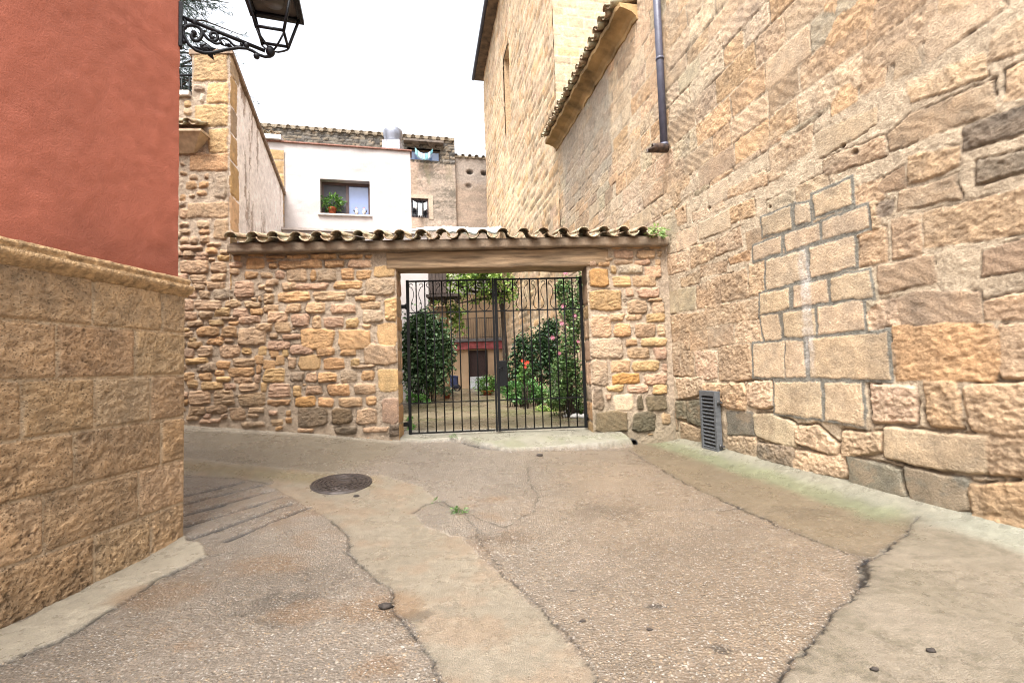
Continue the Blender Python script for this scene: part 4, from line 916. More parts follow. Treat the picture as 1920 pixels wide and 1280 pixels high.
curve([(343, 60), (345, 52), (354, 48), (367, 49), (377, 57), (378, 68), (370, 77), (362, 75), (359, 68), (364, 62)], .011)
curve([(366, 48), (377, 56), (384, 67), (392, 75), (403, 77), (408, 71), (405, 63), (397, 62), (394, 68), (398, 72)], .010)
curve([(392, 75), (404, 82), (414, 80), (412, 74), (420, 72), (430, 77), (438, 85), (448, 88), (453, 84)], .008)
curve([(343, 33), (348, 42), (346, 52)], .009); curve([(343, 60), (342, 70), (344, 78)], .010)
for (px, py, a, L) in ((386, 90, .4, .15), (388, 94, -.2, .12), (380, 86, 1.0, .10), (392, 92, 2.2, .1), (376, 92, 2.8, .1), (426, 84, .8, .08), (432, 86, 2.0, .07), (362, 66, 1.2, .09), (394, 101, -.9, .09), (383, 58, .9, .05), (416, 81, -.4, .06), (398, 68, .3, .06)):
    lf = MB(); s, z = fit(px, py); c = lp(s, z); d = AD*math.cos(a)+Vector((0, 0, math.sin(a))); e = Vector((0, 0, 1)).cross(AD); pz_ = d.cross(e)
    lf.add([c-d*L*.4, c+pz_*L*.28+e*.012, c+d*L*.6+e*.02, c-pz_*L*.28+e*.012, c-e*.012], [(0, 1, 4), (1, 2, 4), (2, 3, 4), (3, 0, 4), (0, 3, 2, 1)]); lf.build('leaf_ornament', M_iron, lamp)
pl = MB(); pl.box(lp(.0, z_end+.0-.02), (.03, .06, .42), Matrix.Rotation(math.atan2(AD.y, AD.x), 3, 'Z')); pl.build('wall_plate', M_iron, lamp, bevel=.006)
RZ = Matrix.Rotation(math.atan2(AD.y, AD.x)-math.radians(17), 3, 'Z'); LC = lp(s_end+.02, 0)
def lq(x, y, z): return LC+RZ @ Vector((x, y, 0))+Vector((0, 0, z))
zb, zt, hb_, ht = z_end+.16, z_end+.53, .118, .21
fr = MB()
for sx in (-1, 1):
    for sy in (-1, 1): fr.tube([lq(sx*hb_, sy*hb_, zb-.02), lq(sx*ht, sy*ht, zt)], .014, 6)
for hw, z, r in ((hb_, zb, .015), (ht, zt, .016)):
    P = [lq(-hw, -hw, z), lq(hw, -hw, z), lq(hw, hw, z), lq(-hw, hw, z)]
    for i in range(4): fr.tube([P[i], P[(i+1) % 4]], r, 6)
fr.build('lantern_frame', M_iron, lamp)
cr = MB()
for sx in (-1, 1):
    for sy in (-1, 1): cr.tube([lq(sx*.015, sy*.015, z_end+.02), lq(sx*.04, sy*.04, z_end+.035), lq(sx*.085, sy*.085, z_end+.085), lq(sx*hb_, sy*hb_, zb-.03)], .009, 6)
cr.build('cradle', M_iron, lamp)
rf_ = MB(); e = ht+.045
ring = lambda hw, z: [lq(-hw, -hw, z), lq(hw, -hw, z), lq(hw, hw, z), lq(-hw, hw, z)]
lev = [(ht-.01, zt-.01), (e, zt-.012), (e, zt+.03), (ht-.02, zt+.10), (.07, zt+.26), (.05, zt+.34)]
V = [p for hw, z in lev for p in ring(hw, z)]; rf_.add(V, [(i*4+j, i*4+(j+1) % 4, i*4+4+(j+1) % 4, i*4+4+j) for i in range(len(lev)-1) for j in range(4)]); rf_.f.append((len(V)-4, len(V)-3, len(V)-2, len(V)-1)); rf_.sm.append(False)
rf_.lathe([(.0, zt+.50), (.03, zt+.46), (.015, zt+.42), (.05, zt+.36), (.05, zt+.33)], (LC.x, LC.y, 0), 10); rf_.build('lantern_roof', M_iron, lamp)
rfl = MB(); rfl.box(lq(0, 0, zt+.02), (2*ht-.03, 2*ht-.03, .008), RZ); rfl.lathe([(.0, zt-.02), (.10, zt-.015), (.115, zt+.015)], (LC.x, LC.y, 0), 20); rfl.build('reflector', plain('reflector_grey', lin(np.array((84, 78, 76))), .4, metal=.2, bump=0), lamp)
# ================================================================== tall gabled house end beside the garden wall
th = thing('plastered_house', 'tall narrow house end with stone corner blocks and peeling white plaster side', 'house', (-5, 8.5, 0))
cA = FW.pix(432, 250)[0]; pL = FW.pix(361, 150)[0]; zP = FW.pix(400, 96)[1]; zL = FW.pix(350, 180)[1]
SW = FW.off(.012); A_ = arange((-8.2, .05), (-5.6, .0145), cA); Z_ = arange((.2, .05), (1.8, .0145), zP)
hf = Field(SW, A_, Z_, MORT, mort_amp=.01, seed=88, warp=.016, wscale=9); random.seed(17)
S7_ = """112 20 338 225 yr;200 228 338 360 yr;150 290 190 360 ws;110 235 190 285 g;125 370 338 505 Yr;215 520 338 685 yr;85 690 338 795 or;235 800 335 985 gr;80 1000 345 1105 tr;240 1105 345 1250 tr;20 1040 80 1110 t;80 820 150 860 t;180 815 220 850 t;55 865 140 920 o;145 860 215 910 o;20 945 70 1000 o;80 945 130 975 t;130 920 205 960 o;125 1115 225 1175 t;20 1130 90 1165 t;20 1170 100 1215 t;145 1170 225 1210 o;100 1215 140 1265 t;150 1215 225 1265 t;20 1225 95 1275 t;15 340 40 370 w;50 335 100 390 y;20 650 45 700 o;20 740 60 770 t;20 800 80 830 o;60 620 150 680 o;50 390 110 440 t"""
for x0, y0, x1, y1, c in parse(S7_, 330, 90, 3.46):
    a0, z1 = SW.pix(x0, y0); a1, z0 = SW.pix(x1, y1); big = a1-a0 > .3; j = lambda: random.uniform(-.02, .02)
    P = np.array([(a0+j(), z0+j()), (a1, z0+j()), (a1, z1+j()), (a0+j(), z1+j())]) if big else blob(a0, z0, a1, z1, 8, .12)
    hf.stone(P, PC[c[0]], relief=.02 if big else .03, edge=.022, style=c[1] if len(c) > 1 else 'r', amp=.010, k=.03, dome=.25)
lay(S1_.replace('1230 315 1500 410 o;', ''), 330, 440, 6.4, SW, hf); lay(S3_, 330, 630, 6.095, SW, hf)
for _ in range(500):
    a = random.uniform(-8.1, cA-.1); z = random.uniform(.6, 6); wd = random.uniform(.12, .4); hh = random.uniform(.07, .17); P = blob(a-wd/2, z-hh/2, a+wd/2, z+hh/2, 8)
    if hf.covered(P) < .03: hf.stone(P, PC[random.choice('tpogy')], relief=.025, edge=.025, style='r', amp=.008)
aX = FW.pix(436, 470)[0]
kp = cell_keep(A_, Z_, lambda a, z: ((a > pL) | (z < zL)) & ((z > LZ+.46) | (a < aX-.02)) & (z > 3.38))
link('stone_front', hf.mesh('stone_front', kp), M_stone, th)
E0 = FW.w(cA, 0, .0); FL = Wall((E0[0], E0[1]), (-.25, 1))
if FL.n[0] < 0: FL = Wall((E0[0], E0[1]), (-.25, 1), flip=True)
fl1 = FL.pix(535, 372); flt = FL.pix(432, 98)
LN = fl1[0]; A_ = arange((-.035, .016), LN); Z_ = arange((2.6, .016), zP+.05)
PLA = 1.12*lin(np.array((232, 222, 216))); pfd = Field(FL, A_, Z_, PLA, mort_amp=.004, seed=91, warp=.02)
pfd.C *= (1+.05*pfd.nl+.05*pfd.n1)[..., None]
fr_ = pfd.X/LN; streak = fbm(pfd.X*4.5+.3*pfd.n1, pfd.Y*.7, 92, 5, .6); topz = flt[1]+(fl1[1]-flt[1])*fr_
dn = topz-pfd.Y; pe = sst(.12, .5, streak*1.1+.35*np.exp(-dn*1.6)+.3*pfd.n1-.26)*(1-.55*fr_); pe = np.clip(pe*sst(.0, .5, 3.0-dn+.8*pfd.nl), 0, 1)*.8
pfd.C = pfd.C*(1-pe[..., None])+lin(np.array((128, 98, 70)))*(1+.3*pfd.n1)[..., None]*pe[..., None]; pfd.H -= .012*sst(.4, .6, pe)
z = 2.7; random.seed(2)
while z < zP:
    h = random.uniform(.38, .6); wd = random.choice((.22, .40, .3)); pfd.stone(np.array([(-.03, z+.012), (wd, z+.012), (wd, z+h-.012), (-.03, z+h-.012)]), PC[random.choice('yygt')], relief=.018, edge=.02, style='r', amp=.008); z += h
kp = cell_keep(A_, Z_, lambda a, z: z < flt[1]+(fl1[1]-flt[1])*a/LN)
link('plaster_side', pfd.mesh('plaster_side', kp), stone_mat('peeling_plaster', .85, 60, .45, .16, alb=1.0), th)
hb = MB(); hb.hexa([FL.w(.02, 0, -.03), FL.w(LN, 0, -.03), FL.w(LN, 0, -.30), FL.w(.25, 0, -.62)], [FL.w(.02, flt[1]-.05, -.03), FL.w(LN, fl1[1]-.05, -.03), FL.w(LN, fl1[1]-.05, -.30), FL.w(.25, flt[1]-.05, -.62)])
rbox(hb, -8.2, cA-.22, 0, zL-.02, -.04, -.6, FW); hb.build('wall_core', plain('house_core', MORT, .85), th)
cp_ = MB(); cp_.hexa([FL.w(-.06, flt[1]-.05, .05), FL.w(LN+.05, fl1[1]-.05, .05), FL.w(LN+.05, fl1[1]-.05, -.32), FL.w(.10, flt[1]-.05, -.66)], [FL.w(-.06, flt[1]+.03, .05), FL.w(LN+.05, fl1[1]+.03, .05), FL.w(LN+.05, fl1[1]+.03, -.32), FL.w(.10, flt[1]+.03, -.66)])
cp_.build('coping', plain('coping_stone', lin(np.array((150, 126, 104))), .85, var=.25, bump=.4), th)
lg = MB(); rbox(lg, -8.2, pL-.02, zL-.02, zL+.06, .07, -.6, FW); lg.build('wall_cap', plain('pale_cap', lin(np.array((220, 208, 198))), .8), th)
# small tiled canopy on its moulded bracket
kx0, kz0 = FW.pix(333, 290); kx1, kz1 = FW.pix(386, 262); _, kzt = FW.pix(350, 228); cx = kx0-.55
kb = MB()
def trap(mb, z0, z1, w0, w1, h0, h1): mb.hexa([FW.w(cx-w0, z0, h0), FW.w(cx+w0, z0, h0), FW.w(cx+w0, z0, -.02), FW.w(cx-w0, z0, -.02)], [FW.w(cx-w1, z1, h1), FW.w(cx+w1, z1, h1), FW.w(cx+w1, z1, -.02), FW.w(cx-w1, z1, -.02)])
kw = (kx1-cx)*1.12; trap(kb, kz0, kz0+.26, kw*.75, kw*.95, .06, .26); trap(kb, kz0+.26, kz0+.30, kw*.97, kw*.97, .28, .28)
kb.build('canopy_base', plain('pale_moulded_wood', lin(np.array((206, 180, 148))), .7, var=.12), th)
kt = MB(); tile_row(kt, FW, cx-kw, cx+kw-.02, kz0+.36, .34, .2, .5, math.radians(26), r=.055, jit=.012); kt.build('canopy_tiles', M_tile, th)
rl = MB(); rz_ = FW.pix(350, 120)[1]; b0 = FW.w(-7.2, rz_, -.3); b1 = FW.w(pL+.02, rz_, -.3); rl.tube([b0, b1], .02, 6); rl.tube([(b0[0], b0[1], b0[2]-.35), (b1[0], b1[1], b1[2]-.35)], .012, 6)
for i in range(16): t = i/15; x = b0[0]+(b1[0]-b0[0])*t; y = b0[1]+(b1[1]-b0[1])*t; rl.tube([(x, y, zL+.05), (x, y, rz_)], .009, 6)
rl.build('railing', M_iron, th)
# ================================================================== iron gate
GY_ = Wall(FW.B-FW.n*.36, FW.d, flip=(np.dot(FW.n, [FW.d[1], -FW.d[0]]) < 0))     # plane of the gate leaves
gate = thing('iron_gate', 'black iron double leaf gate of thin bars with scrolled tops closing the stone gateway', 'gate', GY_.w(0, .24))
gl, gr_, gm_x = GY_.pix(764, 670)[0], GY_.pix(1096, 662)[0], GY_.pix(930, 668)[0]
gzt, gz1, gz2, gzb = GY_.pix(926, 523)[1], GY_.pix(926, 583)[1], GY_.pix(932, 750)[1], GY_.pix(935, 808)[1]
M_gate = plain('gate_paint', lin(np.array((14, 14, 15))), .55, metal=0, spec=.2, var=.15, scale=30, bump=.1)
g3 = Vector((GY_.d[0], GY_.d[1], 0)); gn = Vector((GY_.n[0], GY_.n[1], 0))
def gb(mb, a, z0, z1, w, dpt): rbox(mb, a-w/2, a+w/2, z0, z1, dpt/2, -dpt/2, GY_)
for side, (x0, x1) in enumerate(((gl, gm_x-.003), (gm_x+.003, gr_))):
    f = MB(); sw = .05
    gb(f, x0+sw/2, gzb, gzt+.01, sw, .04); leaf = f.build('gate_leaf', M_gate, gate)
    f = MB(); gb(f, x1-sw*(.35 if side == 0 else .5), gzb, gzt+(.02 if side == 0 else .01), sw*(.7 if side == 0 else 1), .036); f.build('meeting_stile' if side == 0 else 'hinge_stile', M_gate, leaf)
    for z, th_ in ((gzt-.012, .028), (gz1, .02), (gz2, .018), (gzb+.02, .026)):
        r = MB(); rbox(r, x0+sw, x1-sw*.9, z-th_/2, z+th_/2, .012, -.012, GY_); r.build('rail', M_gate, leaf)
    nb = 9; st = (x1-x0-sw)/(nb+1); xs_ = [x0+sw/2+st*(i+1) for i in range(nb)]
    b0 = MB(); b0.tube([(0, 0, gzb+.03), (0, 0, gzt-.02)], .0115, 8); proto = b0.build('bar', M_gate, leaf)
    base = proto.location.copy(); proto.location = base+Vector(GY_.w(xs_[0], 0, 0))
    for x in xs_[1:]:
        c = proto.copy(); COL.objects.link(c); c.parent = leaf; c.location = base+Vector(GY_.w(x, 0, 0))
    def scroll_pts(sx):
        h = gzt-gz1-.05; K = [(.08, .02), (.42, .08), (.62, .2), (.55, .36), (.36, .52), (.30, .66), (.40, .78), (.56, .86)]; P = []
        for q in range(len(K)-1):
            p0, p1, p2, p3 = [np.array(K[max(0, min(len(K)-1, q+d))]) for d in (-1, 0, 1, 2)]
            for t in np.linspace(0, 1, 5, endpoint=False): v = .5*((2*p1)+(p2-p0)*t+(2*p0-5*p1+4*p2-p3)*t*t+(3*p1-p0-3*p2+p3)*t**3); P.append((sx*st*v[0], h*v[1]))
        cx_, cz_, r0 = .56*st, .86*h+.045, .045
        for t in np.linspace(0, 1.6*math.pi, 18): r = r0*(1-t/8); P.append((sx*(cx_+r*math.sin(t)), cz_-r*math.cos(t)))
        return P
    for i in range(0, nb, 2):
        for sx in (-1, 1):
            s_ = MB(); s_.tube([Vector((0, 0, gz1))+g3*px_+Vector((0, 0, pz_)) for px_, pz_ in scroll_pts(sx)], .0062, 6)
            o = s_.build('scroll', M_gate, leaf); o.location = o.location+Vector(GY_.w(xs_[i], 0, 0.002))
        s_ = MB(); gb(s_, xs_[i], gzt-.11, gzt-.02, .022, .022); s_.build('collar', M_gate, leaf)
    xh = x0 if side == 0 else x1; sg = -1 if side == 0 else 1
    for z in (GY_.pix(760, 575)[1], GY_.pix(765, 795)[1]):
        hgn = MB(); rbox(hgn, min(xh, xh+sg*.09), max(xh, xh+sg*.09), z-.035, z+.035, .012, -.012, GY_); hgn.tube([GY_.w(xh, z-.05, 0), GY_.w(xh, z+.05, 0)], .022, 8); hgn.build('hinge', M_gate, leaf)
    if side == 1:
        lk = MB(); za, zb_ = GY_.pix(940, 676)[1], GY_.pix(940, 724)[1]; rbox(lk, x0+sw*.9, x0+.19, zb_, za, .03, -.03, GY_); lk.build('lock_box', M_gate, leaf, bevel=.005)
        hd = MB(); hd.tube([GY_.w(x0+.1, za-.12, .03), GY_.w(x0+.1, za-.12, .065), GY_.w(x0+.02, za-.13, .065)], .009, 8); hd.build('handle', M_iron, leaf)
# ================================================================== white house behind the wall
def wall_through(p, q):
    d = np.array(q)-np.array(p); w_ = Wall(p, d); return w_ if w_.n[1] < 0 else Wall(p, d, flip=True)
pA = at(535, 440, 11.0)[:2]; HW = wall_through(pA, pA+np.array([4.4, 1.0]))
wh = thing('white_house', 'white plastered house with a brick red roof edge and a wide brown window', 'house', (HW.B[0]+1.5, HW.B[1]+1, .2))
M_white = plain('white_render', lin(np.array((200, 191, 187))), .85, var=.05, scale=1.8, bump=.4, bscale=55)
hl, htop = HW.pix(502, 266); hr, htr = HW.pix(769, 284); hz = (htop+htr)/2; ledz = HW.pix(660, 436)[1]
k0, kz1_ = HW.pix(600, 335); k1, kz0_ = HW.pix(694, 404)
aa = arange((hl, .04), hr); zz = arange((ledz-.05, .04), hz)
aa = np.unique(np.concatenate([aa, [k0, k1]])); zz = np.unique(np.concatenate([zz, [kz0_, kz1_]]))
q = Field(HW, aa, zz, (1, 1, 1), seed=101); q.H = .006*q.n1+.008*q.nl
link('front_wall', q.mesh('front_wall', cell_keep(aa, zz, lambda a, z: ~((a > k0) & (a < k1) & (z > kz0_) & (z < kz1_)))), M_white, wh)
hb = MB(); dp_ = .32; aJ = HW.pix(742, 600)[0]
for b0, b1, y0, y1 in ((hl, k0, 0, hz), (k1, min(hr, aJ), 0, hz), (aJ, hr, 4.3, hz), (k0, k1, 0, kz0_), (k0, k1, kz1_, hz)): rbox(hb, b0, b1, y0, y1, -.018, -dp_, HW)
rbox(hb, hl, hl+.3, 0, hz, -dp_, -4.5, HW); rbox(hb, aJ-.3, aJ, 0, hz, -dp_, -4.5, HW); rbox(hb, hl+.3, aJ-.3, hz-.25, hz-.02, -dp_, -4.5, HW); hb.build('wall_body', M_white, wh)
cp_ = MB(); rbox(cp_, hl-.02, hr+.04, hz, hz+.032, .05, -dp_-.05, HW); cp_.build('brick_coping', plain('brick_edge', lin(np.array((150, 106, 90))), .8, var=.2, scale=20), wh)
M_brn = plain('brown_frame', lin(np.array((92, 70, 66))), .5, var=.1, bump=0)
wf = MB(); d0, d1 = -.20, -.26; t_ = .055; mid = k0+(k1-k0)*.52
for b0, b1, y0, y1 in ((k0, k0+t_, kz0_, kz1_), (k1-t_, k1, kz0_, kz1_), (k0+t_, k1-t_, kz0_, kz0_+t_*.7), (k0+t_, k1-t_, kz1_-t_*1.3, kz1_), (mid-t_*.6, mid+t_*.6, kz0_+t_*.7, kz1_-t_*1.3)): rbox(wf, b0, b1, y0, y1, d0, d1, HW)
win = wf.build('window', M_brn, wh)
p_ = MB(); rbox(p_, k0+t_, mid-t_*.6, kz0_+.04, kz1_-.07, -.225, -.235, HW); p_.build('insect_screen', plain('screen_grey', lin(np.array((84, 84, 90))), .7, var=.05, bump=0), win)
p_ = MB(); rbox(p_, mid+t_*.6, k1-t_, kz0_+.04, kz1_-.07, -.235, -.245, HW); p_.build('pane', glass_mat('window_glass', lin(np.array((132, 148, 190)))*.8), win)
sl = MB(); rbox(sl, k0-.05, k1+.05, kz0_-.04, kz0_, .05, -.3, HW); sl.build('sill', plain('sill_stone', lin(np.array((210, 200, 192))), .7), win)
# projecting lower storey
lr = HW.pix(800, 440)[0]; HL = HW.off(.22)
lo2 = MB(); rbox(lo2, hl-.4, aJ, 0, ledz-.06, .22, -3.5, HW); rbox(lo2, aJ, lr, 4.3, ledz-.06, .22, -.30, HW); lo2.build('lower_wall', M_white, wh)
le = MB(); rbox(le, hl-.4, lr+.05, ledz-.06, ledz, .28, -.35, HW); le.build('ledge', plain('grey_ledge', lin(np.array((196, 184, 176))), .8, var=.15), wh)
# stone quoin strip, eave scrap with gutter at its left
qz1, qz0 = HW.pix(525, 283)[1], ledz; QW = HW.off(.03); a0, a1 = HW.pix(508, 360)[0], HW.pix(534, 360)[0]
q = Field(QW, arange((a0-.2, .02), a1), arange((qz0, .02), qz1), MORT, seed=110); z = qz0
while z < qz1: q.stone(np.array([(a0-.19, z+.01), (a1-.01, z+.01), (a1-.01, z+.33), (a0-.19, z+.33)]), PC['y'], relief=.012, edge=.02, style='r', amp=.006); z += .35
link('quoin_strip', q.mesh('quoin_strip'), M_stone, wh)
gt = MB(); ga0, gz_ = HW.pix(496, 262); ga1, _ = HW.pix(529, 264); rbox(gt, ga0-.3, ga1, gz_-.01, gz_+.10, .12, -.3, HW); gt.build('white_gutter', plain('white_metal', lin(np.array((214, 210, 206))), .5, bump=0), wh)
et = MB(); tile_row(et, HW, ga0-.3, ga1-.05, gz_+.13, .10, .17, .8, math.radians(14), r=.05); et.build('eave_tiles', M_tile, wh)
# metal cowl
cyl = at(737, 262, HW.w(HW.pix(737, 280)[0], 0)[1]+1.6); scl = cyl[1]/F
cw = MB(); zb_ = HW.pix(700, 282)[1]-.3; zc_ = cyl[2]-.02
cw.box((cyl[0], cyl[1], (zb_+zc_)/2-.1), (33*scl, 33*scl, zc_-zb_+.0)); cb = cw.build('chimney', plain('chimney_grey', lin(np.array((176, 176, 184))), .8, bump=.2), wh)
cw = MB(); r_ = 17.5*scl; cw.lathe([(r_*.9, zc_-.08), (r_*.93, zc_), (r_*1.0, zc_+.08), (r_*1.04, zc_+.17), (r_*1.02, zc_+.26), (r_*.86, zc_+.31), (r_*.4, zc_+.335), (0.001, zc_+.34)], (cyl[0], cyl[1], 0), 28)
cw.build('chimney_cowl', plain('galvanised_metal', lin(np.array((150, 152, 162))), .35, metal=.6, var=.06, bump=.05), cb)
# pot with a leafy plant, and two little birds on the sill
M_leaf = leaf_mat('leaf_green'); M_clay = plain('terracotta', lin(np.array((186, 98, 62))), .8, var=.15, scale=14)
def pot(name, label, cat, c, r, h, mat=None, group=None):
    t = thing(name, label, cat, c, group); m_ = MB()
    m_.lathe([(0.001, 0), (r*.68, 0), (r*.92, h*.78), (r*1.05, h*.78), (r*1.08, h), (r*.92, h), (r*.88, h*.86), (.001, h*.86)], c, 20); m_.build('pot', mat or M_clay, t); return t
GRN = [lin(np.array(q)) for q in ((70, 108, 44), (92, 132, 58), (56, 88, 40), (112, 146, 70))]
YGR = [lin(np.array(q)) for q in ((122, 152, 62), (144, 170, 84), (98, 128, 52), (160, 176, 96), (84, 112, 48))]
DGR = [lin(np.array(q)) for q in ((44, 70, 42), (58, 86, 50), (34, 56, 36), (74, 100, 62))]
def leafy(t, c, r, n, size, cols, name='foliage', seed=1, ratio=.5, shell=.3, drop=0, gap=0): return leaves(name, M_leaf, cloud([(c, r)], n, seed, shell, gap), size, cols, t, seed, ratio=ratio, drop=drop)
pa_, _ = HW.pix(622, 402); pc = HW.w(pa_, kz0_, -.1); pt = pot('potted_plant', 'bushy green plant in a terracotta pot on the brown window sill', 'potted plant', pc, .105, .19)
leafy(pt, (pc[0], pc[1], pc[2]+.33), (.26, .16, .17), 420, .075, GRN, seed=4, ratio=.6)
for px, lab, fl_ in ((668, 'small white and red ornamental bird, the one nearer the window plant', 1), (682, 'small white and red ornamental bird, the one nearer the window jamb', -1)):
    ba, _ = HW.pix(px, 400); bc = HW.w(ba, kz0_, -.08); t = thing('bird_figurine', lab, 'figurine', bc, 'bird ornaments on the window sill'); e3 = Vector((HW.d[0], HW.d[1], 0))*fl_
    M_b = plain('glazed_white', lin(np.array((220, 214, 208))), .4, bump=0); M_r = plain('glazed_red', lin(np.array((168, 60, 54))), .4, bump=0); M_k = plain('glazed_dark', lin(np.array((60, 56, 60))), .4, bump=0)
    m_ = MB(); m_.lathe([(.001, 0), (.045, .0), (.04, .015), (.018, .03), (.03, .05), (.05, .085), (.045, .12), (.022, .15), (.026, .175), (.018, .2), (.001, .205)], bc, 14); m_.build('body', M_b, t)
    m_ = MB(); c = Vector(bc)+Vector((0, 0, .21)); m_.ball(c, .018, 8, 6, (1, .5, .9)); m_.ball(c-e3*.015-Vector((0, 0, .005)), .013, 8, 6); m_.build('comb', M_r, t)
    m_ = MB(); b_ = Vector(bc)+Vector((0, 0, .19))+e3*.02; m_.tube([b_, b_+e3*.025], [.008, .001], 6); m_.build('beak', plain('beak_yellow', lin(np.array((206, 160, 60))), .5, bump=0), t)
    m_ = MB(); b_ = Vector(bc)+Vector((0, 0, .10))-e3*.035; m_.tube([b_, b_-e3*.03+Vector((0, 0, .04)), b_-e3*.035+Vector((0, 0, .08))], [.02, .016, .004], 7); m_.build('tail', M_k, t)
# ================================================================== old stone building at the back
pB = at(480, 300, 27.0)[:2]; BW = wall_through(pB, pB+np.array([4.4, 1.0]))
ob = thing('old_stone_building', 'old weathered building with a dry stone upper storey and a tiled eave', 'building', (BW.B[0]+5, BW.B[1]+2, 0))
b0, bz0 = BW.pix(484, 236); b1, bz1 = BW.pix(852, 264); b2, bz2 = BW.pix(916, 296); bz = (bz0+bz1)/2
A_ = arange((b0-1.5, .07), b1); Z_ = arange((7, .07), bz)
OM = lin(np.array((150, 132, 108)))*.7; of = Field(BW, A_, Z_, OM, mort_amp=.02, seed=120, warp=.03, wscale=3); of.sat = .62; random.seed(31)
rz = BW.pix(800, 306)[1]
courses(of, b0-1.6, b1+.3, rz-.1, bz+.1, hs=(.16, .3), ws=(.22, .6), pal=[lin(np.array(q))*.7 for q in ((150, 134, 110), (166, 142, 106), (128, 118, 104), (178, 150, 112), (140, 122, 98), (108, 100, 90))], skip=2, gap=.05, relief=.05, jz=.05, edge=.06, amp=.02, styles='r')
of.C = np.where(((of.d < 0) & (of.Y > rz))[..., None], of.C*.3, of.C)
pl_ = (of.Y <= rz+.1*of.n1)[..., None]; band = fbm(of.X*.32+.3*of.n1, of.Y*1.1, 121, 6, .62)[..., None]; fine_ = fbm(of.X*.9, of.Y*5, 124, 4, .6)[..., None]; sv = fbm(of.X*1.4, of.Y*.18, 122, 5, .6)[..., None]
pc_ = lin(np.array((186, 160, 132)))*.85*(1+.16*of.n1[..., None]+.25*fine_); k_ = sst(-.05, .45, band+.25*fine_); pc_ = pc_*(1-.8*k_)+lin(np.array((96, 86, 68)))*.8*k_
ol = sst(.0, .5, sv)*sst(rz-4.2, rz-1.2, of.Y)[..., None]; pc_ = pc_*(1-.6*ol)+lin(np.array((116, 110, 64)))*.6*ol
pk = (np.exp(-((of.X-9.3-.3*of.n1)/.55)**2)*.55+.25*sst(.2, .6, of.nl))[..., None]; pc_ = pc_*(1-pk)+lin(np.array((214, 168, 132)))*.9*pk
of.C = np.where(pl_, pc_, of.C); of.H = np.where(pl_[..., 0], .02*of.n1, of.H)
u0, uz1 = BW.pix(764, 277); u1, uz0 = BW.pix(826, 303); v0, vz1_ = BW.pix(768, 371); v1, vz0_ = BW.pix(804, 408)
kp = cell_keep(A_, Z_, lambda a, z: ~((a > u0) & (a < u1) & (z > uz0) & (z < uz1)) & ~((a > v0) & (a < v1) & (z > vz0_) & (z < vz1_)))
link('stone_wall', of.mesh('stone_wall', kp), M_stone, ob)
A_ = arange((b1, .08), b2+.6); Z_ = arange((7, .08), bz2); of2 = Field(BW.off(-.25), A_, Z_, OM, mort_amp=.02, seed=120, warp=.03, wscale=3); of2.sat = .62
band = fbm(of2.X*.6, of2.Y*2.6, 121, 5, .6)[..., None]; k_ = sst(0, .6, band+.1); of2.C = lin(np.array((190, 156, 122)))*.85*(1+.1*of2.n1[..., None])*(1-.4*k_)+lin(np.array((130, 112, 90)))*.85*.4*k_
tp = sst(bz2-2.1, bz2-1.5, of2.Y+.3*of2.n1)[..., None]; of2.C = of2.C*(1-.7*tp)+lin(np.array((176, 158, 140)))*.85*.7*tp
for px, py in ((882, 320), (909, 322), (880, 346)):
    a, z = BW.pix(px, py); m_ = (1-sst(.6, 1.1, np.hypot((of2.X-a)/.24, (of2.Y-z)/.17)))*(1 if py < 330 else .6); of2.C *= (1-.8*m_[..., None]); of2.H -= .2*m_
link('annex_wall', of2.mesh('annex_wall'), M_stone, ob)
hb = MB(); rbox(hb, b0-1.5, b1, 0, bz-.02, -.75, -6, BW); rbox(hb, b1+.01, b2+.6, 0, bz2-.02, -.6, -5, BW); hb.build('wall_core', plain('dark_core', (.05, .04, .032), .9), ob)
M_tl2 = plain('pale_lichened_tile', lin(np.array((176, 164, 146))), .85, var=.2, scale=9, bump=.4)
rt = MB(); tile_row(rt, BW, b0-1.5, b1, bz-.06, .14, .54, 1.8, math.radians(10), r=.14, jit=.02); rt.build('eave_tiles', M_tl2, ob)
bb = MB(); rbox(bb, b0-1.5, b1, bz-.02, bz+.16, .06, -1, BW); rbox(bb, b1+.01, b2+.6, bz2-.02, bz2+.12, -.2, -1, BW); bb.build('eave_mortar', plain('eave_mortar', lin(np.array((152, 138, 118))), .85, var=.2), ob)
rt = MB(); tile_row(rt, BW, b1+.1, b2+.6, bz2+.02, -.1, .45, 1.5, math.radians(12), r=.12, jit=.02); rt.build('annex_tiles', M_tl2, ob)
pj = MB(); rbox(pj, b1-.42, b1, 7, bz+.15, -.03, -6, BW); pj.build('end_wall', plain('end_stone', lin(np.array((160, 140, 112)))*.85, .85, var=.3, scale=4), ob)
M_ow = plain('grey_old_wood', lin(np.array((112, 100, 90))), .8, var=.25, scale=5)
wf = MB()
for x0, x1, y0, y1 in ((u0, u0+.1, uz0, uz1), (u1-.1, u1, uz0, uz1), (u0+.1, u1-.1, uz0, uz0+.08), (u0+.1, u1-.1, uz1-.1, uz1), ((u0+u1)/2-.04, (u0+u1)/2+.04, uz0+.08, uz1-.1)): rbox(wf, x0, x1, y0, y1, -.22, -.30, BW)
uw = wf.build('window', M_ow, ob); p_ = MB(); rbox(p_, u0+.1, u1-.1, uz0+.08, uz1-.1, -.27, -.28, BW); p_.build('pane', glass_mat('blue_glass', lin(np.array((96, 118, 156)))), uw)
_, sz1 = BW.pix(790, 258); sz0 = BW.pix(795, 272)[1]
sh = MB(); rbox(sh, u0-.25, u1+.2, uz1+.28, uz1+.42, .45, -.1, BW)
